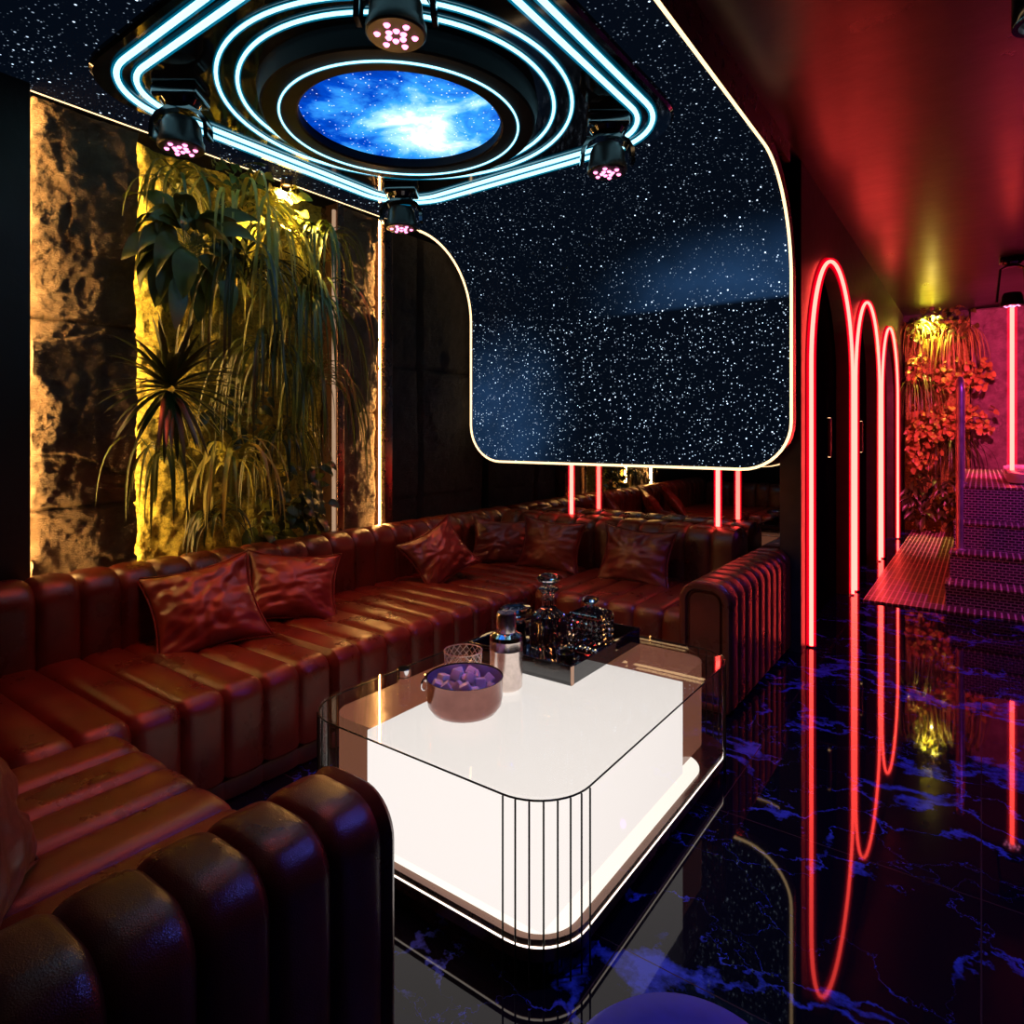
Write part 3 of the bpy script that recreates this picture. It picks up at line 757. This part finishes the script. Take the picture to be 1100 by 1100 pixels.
# rods around the corners
for (cx, cy, a0) in ((TX1-.165, TY0+.165, -PI/2), (TX0+.165, TY0+.165, PI), (TX1-.165, TY1-.165, 0), (TX0+.165, TY1-.165, PI/2)):
    for k in range(8):
        a = a0+PI/2*(k+.1)/7.2
        x, y = cx+.168*math.cos(a), cy+.168*math.sin(a)
        MB().tube([(x, y, .0), (x, y, TZ-.012)], .0026, seg=6).build('rod', M['black_rod'], tb)
MB().loft(rrect(-1.57, 1.38, -.91, 2.35, .004, 1), [(.122, 0), (TZ-.016, 0)], 'Z').build('light_box', M['table_white'], tb)
MB().loft(rrect(-1.78, 1.40, -.93, 2.67, [.08, .01, .08, .08], 8), [(.122, 0), (TZ-.018, 0)], 'Z').build('bronze_body', M['bronze_lit'], tb)
MB().loft(rrect(TX0+.03, TY0+.03, TX1-.03, TY1-.25, .12, 10), [(.113, 0), (.121, 0)], 'Z').build('light_plate', M['table_plate'], tb)
MB().loft(rrect(TX0+.008, TY0+.008, TX1-.008, TY1-.008, .155, 10), [(.055, 0), (.112, 0)], 'Z').build('plinth_band', M['bronze_dark'], tb)
MB().tube(rpath(TX0+.008, TY0+.008, TX1-.008, TY1-.008, .155, .092, 12), .0028, True, 6).build('led_line', M['led_white'], tb)
MB().loft(rrect(TX0+.02, TY0+.02, TX1-.02, TY1-.02, .15, 10), [(.0, 0), (.055, 0)], 'Z').build('plinth', M['black_gloss'], tb)

# ------------------------------------------------------------------ tray and bottles
trx0, trx1, try0, try1 = -1.70, -1.21, 2.03, 2.62
tr = thing('serving_tray', 'square smoked black glass tray holding the decanters on the table', 'tray', ((trx0+trx1)/2, (try0+try1)/2, TZ))
zt = TZ+.001
MB().box(trx0, try0, zt, trx1, try1, zt+.010).build('tray_base', M['tray'], tr)
w = .012; hw = .07
for (a, b, c, e, hh) in ((trx0, try0, trx1, try0+w, hw), (trx0, try1-w, trx1, try1, hw)):
    MB().box(a, b, zt+.010, c, e, zt+hh, .002).build('tray_wall', M['tray'], tr)
for (a, c) in ((trx0, trx0+w), (trx1-w, trx1)):
    q = MB()
    q.box(a, try0+w, zt+.010, c, try1-w, zt+.030); q.box(a, try0+w, zt+.030, c, try0+.36, zt+hw-.005); q.box(a, try1-.10, zt+.030, c, try1-w, zt+hw)
    q.box(a, try0+.36, zt+.062, c, try1-.10, zt+hw)
    q.build('tray_wall', M['tray'], tr)
MB().box(trx1-.001, try0+.0, zt, trx1+.003, try0+.018, zt+hw).build('corner_trim', M['bronze'], tr)
zb = zt+.0105
# tall decanter
dx, dy = -1.50, 2.33
dc = thing('decanter', 'tall round fluted crystal decanter with a wide disc stopper, on the tray', 'decanter', (dx, dy, zb))
MB().lathe([(.0, 0), (.075, 0), (.082, .012), (.082, .11), (.074, .135), (.045, .155), (.030, .17), (.027, .225), (.040, .238), (.046, .243), (.043, .249), (.02, .25), (.018, .20), (.0, .195)], (dx, dy, zb), 64, flute=16, fd=.10).build('body', M['crystal'], dc)
MB().lathe([(.0, .252), (.016, .252), (.018, .262), (.030, .268), (.048, .282), (.050, .290), (.040, .303), (.018, .309), (.0, .31)], (dx, dy, zb), 24).build('stopper', M['crystal'], dc, smooth=0)
# square decanter with diamond-cut faces
ex, ey = -1.335, 2.40
dc = thing('decanter', 'squat square diamond-cut crystal decanter with a small stopper, on the tray', 'decanter', (ex, ey, zb))
q = MB(); s2 = .072
def cutface(org, ud, nd, nu=6, nv=6, hh=.13):
    base = []
    for j in range(nv):
        for i in range(nu):
            a0 = -s2+2*s2*i/nu; a1 = -s2+2*s2*(i+1)/nu; z0 = .012+hh*j/nv; z1 = .012+hh*(j+1)/nv
            c = [org+ud*a+nd*s2+Vector((0, 0, z)) for a, z in ((a0, z0), (a1, z0), (a1, z1), (a0, z1))]
            ap = org+ud*((a0+a1)/2)+nd*(s2+.008)+Vector((0, 0, (z0+z1)/2))
            q.add(c+[ap], [(0, 1, 4), (1, 2, 4), (2, 3, 4), (3, 0, 4)])
O = Vector((ex, ey, zb)); X, Y = Vector((1, 0, 0)), Vector((0, 1, 0))
for u_, n_ in ((X, -Y), (Y, X), (-X, Y), (-Y, -X)): cutface(O, u_, n_)
def sqring(h, z): return [(ex-h, ey-h, zb+z), (ex+h, ey-h, zb+z), (ex+h, ey+h, zb+z), (ex-h, ey+h, zb+z)]
rr = [sqring(.068, .0), sqring(s2, .012)]
q.add(rr[0]+rr[1], [(3, 2, 1, 0)]+[(k, (k+1) % 4, 4+(k+1) % 4, 4+k) for k in range(4)])
rr = [sqring(s2, .142), sqring(.066, .158), sqring(.03, .176), sqring(.022, .18)]
q.add([v for r_ in rr for v in r_], [(j*4+k, j*4+(k+1) % 4, j*4+4+(k+1) % 4, j*4+4+k) for j in range(3) for k in range(4)]+[(12, 13, 14, 15)])
q.build('body', M['crystal'], dc, smooth=0)
MB().lathe([(.0, .181), (.014, .181), (.014, .190), (.026, .197), (.038, .207), (.034, .216), (.015, .222), (.0, .222)], (ex, ey, zb), 12).build('stopper', M['crystal'], dc, smooth=0)
# tumblers
def tumbler(x, y, r0, r1, h, mat, label, name='tumbler', facets=10, zz=None):
    z = zb if zz is None else zz
    t = MB().lathe([(.0, 0), (r0, 0), (r1, h), (r1-.004, h), (r0-.004, .012), (.0, .012)], (0, 0, 0), facets)
    o = t.build(name, mat, smooth=20); o.location = (x, y, z)
    return tag(o, label, 'glass')
tumbler(-1.285, 2.115, .020, .038, .075, M['chrome'], 'small tapered silver cup at the near corner of the tray', 'shot_cup', 12)
tumbler(-1.395, 2.20, .034, .040, .085, M['crystal'], 'plain faceted crystal tumbler between the tall decanter and the silver cup')
tumbler(-1.52, 2.13, .034, .038, .08, M['crystal'], 'faceted crystal tumbler in front of the tall decanter, beside the shaker')
# jar with crystal dish
jx, jy = -1.625, 2.27
jr = thing('jar', 'black jar with a faceted crystal lid at the left of the tray', 'jar', (jx, jy, zb))
MB().lathe([(0, 0), (.036, 0), (.040, .006), (.040, .10), (.036, .105), (0, .105)], (jx, jy, zb), 32).build('body', M['black_gloss'], jr)
q = MB().lathe([(0, .106), (.03, .107), (.072, .135), (.078, .150), (.060, .163), (.02, .168), (0, .168)], (jx, jy, zb), 14)
q.build('lid', M['crystal'], jr, smooth=0)
# cocktail shaker
kx, ky = -1.395, 1.885
sk = thing('cocktail_shaker', 'tall brushed steel cocktail shaker between the ice bucket and the tray', 'cocktail shaker', (kx, ky, TZ))
MB().lathe([(0, .001), (.052, .001), (.058, .008), (.0605, .14), (.0612, .142), (.0605, .144), (.0605, .172), (.061, .176)], (kx, ky, TZ), 56, closed=False).build('body', M['brushed'], sk)
MB().lathe([(.061, .176), (.058, .190), (.042, .200), (.037, .203), (.0, .203)], (kx, ky, TZ), 56, closed=False).build('shoulder', M['chrome'], sk)
MB().lathe([(0, .203), (.036, .203), (.0365, .206), (.036, .268), (.033, .273), (0, .275)], (kx, ky, TZ), 48).build('cap', M['brushed'], sk)
# ice bucket
bx, by = -1.385, 1.64
bk = thing('ice_bucket', 'low round coppery steel ice bucket full of ice cubes', 'ice bucket', (bx, by, TZ))
MB().lathe([(0, .001), (.085, .001), (.108, .010), (.122, .03), (.126, .055), (.126, .115), (.1275, .118), (.1245, .118), (.1235, .115)], (bx, by, TZ), 72, closed=False).build('shell', M['bucket'], bk)
MB().lathe([(.1238, .116), (.1225, .055), (.118, .032), (.10, .014), (0, .010)], (bx, by, TZ), 72, closed=False).build('liner', M['bucket_in'], bk)
da = math.radians(196)
hx, hy = bx+.126*math.cos(da), by+.126*math.sin(da)
hd = MB(); hd.lathe([(0, -.014), (.010, -.012), (.013, 0), (.010, .012), (0, .014)], (hx-.012, hy-.004, TZ+.095), 16)
hd.tube([(hx-.022+.004*math.cos(t_), hy+.022*math.sin(t_), TZ+.072+.022*math.cos(t_)) for t_ in [2*PI*k/24 for k in range(24)]], .0035, True, 8)
hd.build('ring_handle', M['chrome'], bk)
random.seed(11)
spots = [(0, 0), (.05, .02), (-.05, .03), (.02, -.055), (-.035, -.05), (.072, -.035), (-.082, -.015), (.045, .072), (-.02, .078), (-.075, .055), (.09, .03), (-.068, -.06), (.0, .03), (.03, -.01), (-.02, -.02), (.065, -.072)]
for i, (ax, ay) in enumerate(spots):
    s_ = random.uniform(.026, .034)/2*1.15
    mb = MB()
    vs = []
    mb.box(-s_, -s_, -s_, s_, s_, s_, s_*.3)
    mb.v = [(x+.002*noise.noise(Vector((x*80+i, y*80, z*80))), y+.002*noise.noise(Vector((x*80, y*80+i, z*80))), z) for (x, y, z) in mb.v]
    o = mb.build('ice_cube', M['ice'], smooth=30)
    o.location = (bx+ax, by+ay, TZ+.092+(.022 if i >= 12 else 0)+(.008 if abs(ax)+abs(ay) < .08 else 0)+random.uniform(-.004, .004))
    o.rotation_euler = [random.uniform(-.7, .7), random.uniform(-.7, .7), random.uniform(0, 3)]
    tag(o, 'frosty translucent ice cube heaped in the coppery ice bucket', 'ice cube', 'ice cubes in the bucket')
for i in range(10):       # lower layer
    a = i*PI*2/7+.2; rr_ = .035 if i >= 7 else .085
    o2 = bpy.data.objects['ice_cube'].copy(); COL.objects.link(o2); o2.name = 'ice_cube.100'
    o2.location = (bx+rr_*math.cos(a), by+rr_*math.sin(a), TZ+.055); o2.rotation_euler = (random.random(), random.random(), random.random())
# lattice glass
lx, ly = -1.60, 1.885
mb = MB(); n = 18; rows = 5; R0 = .072; hh = .092
for sgn in (1, -1):
    for k in range(n):
        pts = []
        for s_ in range(13):
            a = 2*PI*(k+sgn*s_/12*3.2)/n; z = hh*s_/12
            pts.append((R0*(.93+.07*s_/12)*math.cos(a), R0*(.93+.07*s_/12)*math.sin(a), z))
        mb.tube(pts, .0014, seg=5)
for z, r in ((0.002, R0*.93), (hh, R0)): mb.tube([(r*math.cos(2*PI*k/48), r*math.sin(2*PI*k/48), z) for k in range(48)], .0022, True, 6)
lt = thing('tumbler', 'wide low tumbler with a fine diamond lattice behind the ice bucket', 'glass', (lx, ly, TZ+.002))
mb.build('lattice', M['lattice'], lt, world=False)
MB().lathe([(0, 0), (R0*.9, 0), (R0*.97, hh), (R0*.965, hh), (R0*.89, .006), (0, .006)], seg=48).build('inner_glass', M['sideglass'], lt, world=False)
# small chrome tin
tn = thing('lighter', 'small chrome cylinder standing left of the ice bucket', 'table lighter', (-1.73, 1.70, TZ))
MB().lathe([(0, .001), (.024, .001), (.025, .004), (.025, .022), (.0, .022)], (-1.73, 1.70, TZ), 32).build('body', M['chrome'], tn)
MB().lathe([(0, .0225), (.0215, .0225), (.0215, .026), (.026, .027), (.026, .050), (.023, .054), (0, .054)], (-1.73, 1.70, TZ), 32).build('cap', M['chrome'], tn)

# ------------------------------------------------------------------ red tubes on the sofa back
for px, lab in ((615, 'left one of the two short red neon tubes between sofa back and star screen'), (772, 'right one of the two short red neon tubes between sofa back and star screen')):
    p = at_y(px, 500, YP+.06)
    o = thing('neon_tube', lab, 'neon tube', (p.x, YP+.045, .79))
    MB().tube([(p.x, YP+.045, .792), (p.x, YP+.045, ZB-.0)], .014, seg=12).build('tube', M['red_core'], o)
    MB().tube([(p.x, YP+.045, .792), (p.x, YP+.045, ZB-.0)], .026, seg=12, caps=False).build('sleeve', M['red_sleeve'], o)
    tag(o, lab, 'neon tube', 'short red neon tubes behind the sofa')

# blue pouf
pf = thing('pouf', 'round deep blue velvet pouf cut off by the bottom of the photo', 'pouf', (-.350, .925, 0))
MB().lathe([(0, -.003), (.17, -.003), (.185, .01), (.20, .10), (.20, .34), (.192, .380), (.165, .408), (.11, .420), (0, .425)], (-.350, .925, .025), 64).build('cushion', M['velvet'], pf)
MB().lathe([(0, 0), (.17, 0), (.17, .02), (0, .02)], (-.350, .925, .0), 48).build('base', M['black_matte'], pf)

# ------------------------------------------------------------------ green wall
def moss(x, y0, y1, z0, z1, axis='X'):
    mb = MB(); st = .02; na = int((y1-y0)/st); nz = int((z1-z0)/st); vs = []
    for j in range(nz+1):
        for i in range(na+1):
            a = y0+(y1-y0)*i/na; z = z0+(z1-z0)*j/nz
            dsp = .035*noise.fractal(Vector((a*9, z*9, 3)), .8, 2, 4)+.01*noise.noise(Vector((a*40, z*40, 1)))
            vs.append((x+dsp, a, z) if axis == 'X' else (a, x-dsp, z))
    w = na+1
    mb.add(vs, [(j*w+i, j*w+i+1, (j+1)*w+i+1, (j+1)*w+i) for j in range(nz) for i in range(na)])
    return mb
o = moss(-3.615, 1.552, 2.775, .3, 2.93).build('moss_panel', M['moss'], smooth=80)
tag(o, 'yellow-lit moss covering behind the hanging plants of the left wall', 'moss', kind='stuff')
struct('trim_1', MB().box(-3.66, 1.55, .0, -3.45, 2.775, .3), M['dark_wall'])
def rnd(a, b): return random.uniform(a, b)
def grass(label, u, v, n, L, W, spread, g, mat, X=-3.42, dz=.4, grp='trailing grass plants on the green wall', seed=0):
    random.seed(seed+int(u*7+v))
    c = at_x(u, v, X); mb = MB()
    n = int(n*.42); W = W*1.9
    for k in range(n):
        a = rnd(-1, 1)*spread
        dvec = Vector((rnd(.03, .26), a*rnd(.3, 1), rnd(.1, 1)*dz+.1))
        mb.blade(c+Vector((rnd(-.05, .03), rnd(-.06, .06), rnd(-.04, .04))), dvec, L*rnd(.55, 1.1), W*rnd(.9, 1.6), g*rnd(.8, 1.3), 10, 'grass', .35)
    o = mb.build('trailing_grass', M[mat], smooth=50)
    return tag(o, label, 'plant', grp)
GR = 'trailing grass plants on the green wall'
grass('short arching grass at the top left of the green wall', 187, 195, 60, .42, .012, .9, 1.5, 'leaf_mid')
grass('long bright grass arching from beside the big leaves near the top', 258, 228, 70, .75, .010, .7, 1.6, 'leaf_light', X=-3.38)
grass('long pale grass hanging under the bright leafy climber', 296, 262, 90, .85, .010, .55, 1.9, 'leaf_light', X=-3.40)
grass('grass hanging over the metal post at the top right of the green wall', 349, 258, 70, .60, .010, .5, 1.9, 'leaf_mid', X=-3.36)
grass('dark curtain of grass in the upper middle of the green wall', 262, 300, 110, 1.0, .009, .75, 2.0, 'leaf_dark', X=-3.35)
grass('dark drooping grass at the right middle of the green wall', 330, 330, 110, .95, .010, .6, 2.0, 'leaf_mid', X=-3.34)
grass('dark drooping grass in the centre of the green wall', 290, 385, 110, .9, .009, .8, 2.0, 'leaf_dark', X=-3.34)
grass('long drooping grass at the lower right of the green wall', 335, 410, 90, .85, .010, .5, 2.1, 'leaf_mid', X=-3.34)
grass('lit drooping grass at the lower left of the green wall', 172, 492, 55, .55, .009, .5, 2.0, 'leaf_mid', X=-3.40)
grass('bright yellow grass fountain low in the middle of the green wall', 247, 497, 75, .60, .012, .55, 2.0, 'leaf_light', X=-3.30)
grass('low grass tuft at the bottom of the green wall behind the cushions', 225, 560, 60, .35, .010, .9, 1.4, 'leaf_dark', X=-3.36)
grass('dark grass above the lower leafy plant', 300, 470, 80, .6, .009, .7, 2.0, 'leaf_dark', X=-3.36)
# big leaved plant
def leafy(name, label, u, v, n, L, W, mat, X=-3.35, rad=.0, g=.5, cat='plant', grp=None, seed=1, ylim=(-1, 1), zlim=(-.8, .9), out=(.25, 1.0), at=None, fx=1):
    random.seed(seed+n)
    c = at if at is not None else at_x(u, v, X)
    mb = MB()
    for k in range(n):
        dv = Vector((rnd(*out)*fx, rnd(*ylim), rnd(*zlim))).normalized()
        p0 = c+Vector((rnd(-.3, .3)*rad, rnd(-1, 1)*rad, rnd(-1, 1)*rad))
        stem = rnd(.25, .7)*L
        mb.tube([p0, p0+dv*stem*.5, p0+dv*stem], .0025, seg=5)
        sd = dv.cross(Vector((rnd(-.3, .3)+.9*fx, rnd(-.3, .3), .5)).normalized())
        mb.blade(p0+dv*stem, dv, L*rnd(.7, 1.15), W*rnd(.8, 1.15), g*rnd(.5, 1.6), 8, 'leaf', .25, side=sd)
    o = mb.build(name, M[mat], smooth=50)
    return tag(o, label, cat, grp)
leafy('broad_leaf_plant', 'dark broad-leaved plant reaching over the edge of the wide stone column', 206, 270, 46, .26, .12, 'leaf_mid', X=-3.28, rad=.05, g=1.0, zlim=(-.8, .9), ylim=(-1.2, 1.2), out=(-.1, .35))
def spiky(label, u, v, n, L, mat, X, seed=3):
    random.seed(seed); c = at_x(u, v, X); mb = MB()
    for k in range(n):
        th = 2*PI*k/n+rnd(-.1, .1); out = rnd(.0, .9)
        dv = Vector((out, math.cos(th), math.sin(th)+.15)).normalized()
        mb.blade(c+dv*.02, dv, L*rnd(.8, 1.15), .044, .28*rnd(.4, 1.4), 8, 'grass', .3)
    return tag(mb.build('spiky_plant', M[mat], smooth=50), label, 'plant')
spiky('dark spiky plant with radiating sword leaves left of centre on the green wall', 183, 418, 70, .34, 'leaf_dark', -3.22)
IV = 'leafy climbers on the green wall'
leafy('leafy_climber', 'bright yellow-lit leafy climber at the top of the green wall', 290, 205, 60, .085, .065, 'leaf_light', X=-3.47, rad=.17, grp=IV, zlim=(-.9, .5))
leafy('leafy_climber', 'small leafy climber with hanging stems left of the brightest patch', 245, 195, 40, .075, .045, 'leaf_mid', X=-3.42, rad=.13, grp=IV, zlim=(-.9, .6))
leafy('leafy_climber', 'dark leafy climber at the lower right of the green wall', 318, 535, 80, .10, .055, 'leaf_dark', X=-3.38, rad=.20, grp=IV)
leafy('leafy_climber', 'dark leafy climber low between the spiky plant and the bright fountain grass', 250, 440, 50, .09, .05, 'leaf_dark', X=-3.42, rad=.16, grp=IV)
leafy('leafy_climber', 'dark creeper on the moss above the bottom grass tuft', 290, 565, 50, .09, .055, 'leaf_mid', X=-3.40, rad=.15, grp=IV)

# ------------------------------------------------------------------ far end of the corridor
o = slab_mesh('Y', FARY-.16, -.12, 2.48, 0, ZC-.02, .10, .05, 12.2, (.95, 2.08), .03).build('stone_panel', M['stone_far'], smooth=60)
tag(o, 'large split stone wall panel lit pink behind the jacuzzi platform', 'wall panel')
struct('wall_far', MB().box(XR-.1, FARY, 0, 2.6, FARY+.1, ZC), M['dark_wall'])
o = moss(FARY-.10, XR+.03, -.13, .0, 3.0, 'Y').build('moss_panel', M['moss'], smooth=80)
tag(o, 'moss backing behind the far plant wall at the end of the corridor', 'moss', kind='stuff')
FG = 'plants of the far green wall'
def fpt(u, v, Y=10.85): return at_y(u, v, Y)
def fgrass(label, u, v, n, L, W, mat, seed):
    random.seed(seed); c = fpt(u, v); mb = MB()
    for k in range(n):
        dv = Vector((rnd(-1, 1)*.7, -rnd(.2, .6), rnd(.1, .6)))
        mb.blade(c+Vector((rnd(-.15, .15), rnd(-.05, .05), rnd(-.05, .05))), dv, L*rnd(.7, 1.1), W, 1.9*rnd(.8, 1.3), 9, 'grass', .3)
    tag(mb.build('trailing_grass', M[mat], smooth=50), label, 'plant', FG)
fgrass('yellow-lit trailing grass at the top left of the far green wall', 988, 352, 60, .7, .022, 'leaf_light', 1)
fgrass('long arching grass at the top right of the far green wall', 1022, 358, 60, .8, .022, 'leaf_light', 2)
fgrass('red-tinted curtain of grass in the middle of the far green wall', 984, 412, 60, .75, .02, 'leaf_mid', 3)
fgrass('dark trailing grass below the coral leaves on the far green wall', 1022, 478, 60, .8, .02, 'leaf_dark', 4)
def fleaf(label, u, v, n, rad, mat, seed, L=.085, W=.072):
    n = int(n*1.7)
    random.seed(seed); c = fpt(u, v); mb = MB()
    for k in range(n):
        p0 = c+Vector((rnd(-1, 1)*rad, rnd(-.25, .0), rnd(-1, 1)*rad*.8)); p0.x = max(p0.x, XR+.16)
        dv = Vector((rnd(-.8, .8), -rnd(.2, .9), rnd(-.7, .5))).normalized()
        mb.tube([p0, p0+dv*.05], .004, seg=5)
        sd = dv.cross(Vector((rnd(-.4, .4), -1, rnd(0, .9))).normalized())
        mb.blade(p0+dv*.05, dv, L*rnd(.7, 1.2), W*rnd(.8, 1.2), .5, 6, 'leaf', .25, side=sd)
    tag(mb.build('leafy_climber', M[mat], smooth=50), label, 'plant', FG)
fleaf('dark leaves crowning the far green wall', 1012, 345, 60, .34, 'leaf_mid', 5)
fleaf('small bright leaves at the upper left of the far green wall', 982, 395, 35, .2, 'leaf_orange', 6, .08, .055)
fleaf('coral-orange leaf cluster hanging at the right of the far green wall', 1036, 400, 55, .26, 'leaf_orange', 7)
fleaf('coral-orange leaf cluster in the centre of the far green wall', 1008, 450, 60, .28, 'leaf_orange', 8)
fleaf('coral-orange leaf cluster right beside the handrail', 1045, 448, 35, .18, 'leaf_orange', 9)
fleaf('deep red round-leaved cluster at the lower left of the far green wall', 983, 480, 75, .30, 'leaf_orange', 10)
fleaf('dim dark leaves near the foot of the far green wall', 1000, 535, 50, .40, 'leaf_dark', 11, .2, .06)

# mosaic floor, steps, platform
mo = MB().box(-.80, 6.09, .0, 2.5, FARY-.14, .015).build('mosaic_floor', M['grooved'])
mo['kind'] = 'structure'
stp = [(.015, .19, 6.28), (.19, .405, 6.56), (.405, .63, 6.84), (.63, .93, 7.12)]
STX = -.235
st = thing('steps', 'mosaic-tiled steps rising to the jacuzzi platform at the right', 'steps', (1.1, 7, .015))
for i, (z0, z1, y) in enumerate(stp):
    y1 = stp[i+1][2] if i < 3 else FARY-.30
    MB().box(STX+.02*i, y, .016, 2.48, FARY-.32 if i == 3 else y1-.001, z1-.02).build('riser' if i < 3 else 'platform', M['mosaic'], st)
    MB().box(STX+.02*i-.006, y-.008, z1-.019, 2.48, FARY-.32 if i == 3 else y1+.0, z1, .004).build('tread', M['grooved'], st)
tb2 = thing('jacuzzi', 'white rounded jacuzzi rim lit pink on top of the tiled platform', 'jacuzzi', (1.2, 8.4, .93))
q = MB(); R1 = rrect(.19, 7.45, 2.3, 9.6, .3, 10)
q.loft(R1, [(.931, .03), (.945, .006), (.99, 0), (1.03, .01), (1.045, .05), (1.04, .16), (1.00, .20), (.94, .22)], 'Z')
q.build('rim', M['tub'], tb2)
hr = thing('handrail', 'polished metal handrail loop rising from the tiled steps', 'handrail', (-.155, 6.75, .405))
p0 = Vector((-.150, 6.70, .405)); yb = 7.45
path = [(p0.x, p0.y, .405), (p0.x, p0.y, 1.75)]+[(p0.x, p0.y+.12*(1-math.cos(a)), 1.75+.12*math.sin(a)) for a in [PI/2*k/6 for k in range(1, 7)]]
path += [(p0.x, yb-.12, 1.87)]+[(p0.x, yb-.12+.12*math.sin(a), 1.87-.12*(1-math.cos(a))) for a in [PI/2*k/6 for k in range(1, 7)]]+[(p0.x, yb, .931)]
MB().tube(path, .027, seg=12).build('rail_tube', M['steel_rail'], hr)
for yy, zz_ in ((p0.y, .405), (yb, .931)):
    MB().lathe([(0, 0), (.045, 0), (.045, .01), (.025, .02), (0, .02)], (p0.x, yy, zz_), 24).build('foot_plate', M['steel_rail'], hr)

# ceiling spotlights of the corridor
def can_light(x, y, label):
    t = thing('ceiling_spotlight', label, 'ceiling spotlight', (x, y, ZC-.48))
    z = 2.66
    MB().lathe([(.062, 0), (.078, 0), (.080, .006), (.080, .20), (.05, .215), (.02, .22), (.02, ZC-z-.02), (.06, ZC-z-.018), (.06, ZC-z)], (x, y, z), 40, closed=False).build('body', M['black_gloss'], t)
    MB().lathe([(0, .03), (.058, .03), (.062, 0)], (x, y, z), 40, closed=False).build('reflector', M['black_matte'], t)
    MB().lathe([(0, .022), (.045, .022)], (x, y, z), 32, closed=False).build('lens', M['white_lens'], t)
can_light(.155, 2.56, 'black cylindrical ceiling spotlight with a white lens cut off by the top right corner')
can_light(1.5, 6.0, 'black cylindrical ceiling spotlight over the foot of the steps')  # fixture added out of view to carry the violet light
# small niche spots
for (x, y, z, lab) in ((-3.40, 2.36, 2.93, 'small round ceiling spotlight above the green wall'), (-.55, 10.62, ZC, 'small round ceiling spotlight above the far green wall')):
    t = thing('ceiling_spotlight', lab, 'ceiling spotlight', (x, y, z-.03))
    MB().lathe([(.022, 0), (.035, 0), (.035, .03)], (x, y, z-.03), 24, closed=False).build('ring', M['bronze_dark'], t)
    MB().lathe([(0, .004), (.022, .004)], (x, y, z-.03), 24, closed=False).build('lens', M['led_warm'], t)

# ------------------------------------------------------------------ lights
light('SPOT', 'niche_spot', (-3.38, 2.36, 2.89), (1, .62, .12), 300, size=.02, spot=130, blend=1, target=(-3.7, 2.36, 1.9))
light('SPOT', 'far_niche_spot', (-.55, 10.60, 3.08), (1, .72, .12), 330, size=.03, spot=110, blend=1, target=(-.65, 10.95, 1.8))
light('SPOT', 'far_bounce', (-.55, 10.5, 2.6), (1, .75, .15), 3, size=.01, spot=120, blend=1, target=(-.5, 9.2, 3.14))
light('SPOT', 'blue_spot', (.155, 2.56, 2.64), (.10, .14, 1), 85, size=.04, spot=112, blend=.6, target=(.1, 2.4, 0))
light('SPOT', 'violet_spot', (1.5, 6.0, 2.64), (.60, .07, 1), 80, size=.04, spot=140, blend=.8, target=(.9, 6.6, 0))  # added lamp out of view, tints the steps violet
light('SPOT', 'pink_spot', (.245, 8.15, 2.62), (1, .06, .22), 560, size=.03, spot=125, blend=.8, target=(.3, 10.9, 1.3))

# ------------------------------------------------------------------ world, camera
w = bpy.data.worlds.new('World'); bpy.context.scene.world = w; w.use_nodes = True
w.node_tree.nodes['Background'].inputs[0].default_value = (.5, .3, .35, 1)
w.node_tree.nodes['Background'].inputs[1].default_value = .0005
cam = bpy.data.cameras.new('Camera'); co_ = bpy.data.objects.new('Camera', cam); COL.objects.link(co_)
co_.location = (0, 0, H); co_.rotation_euler = (math.radians(90), 0, math.radians(36))
cam.sensor_width = 36; cam.lens = 36*F/1100; cam.shift_y = -84/1100; cam.clip_start = .05
sc = bpy.context.scene; sc.camera = co_
sc.view_settings.view_transform = 'Standard'; sc.view_settings.look = 'None'
sc.view_settings.exposure = 0; sc.view_settings.gamma = 1; sc.view_settings.use_curve_mapping = False
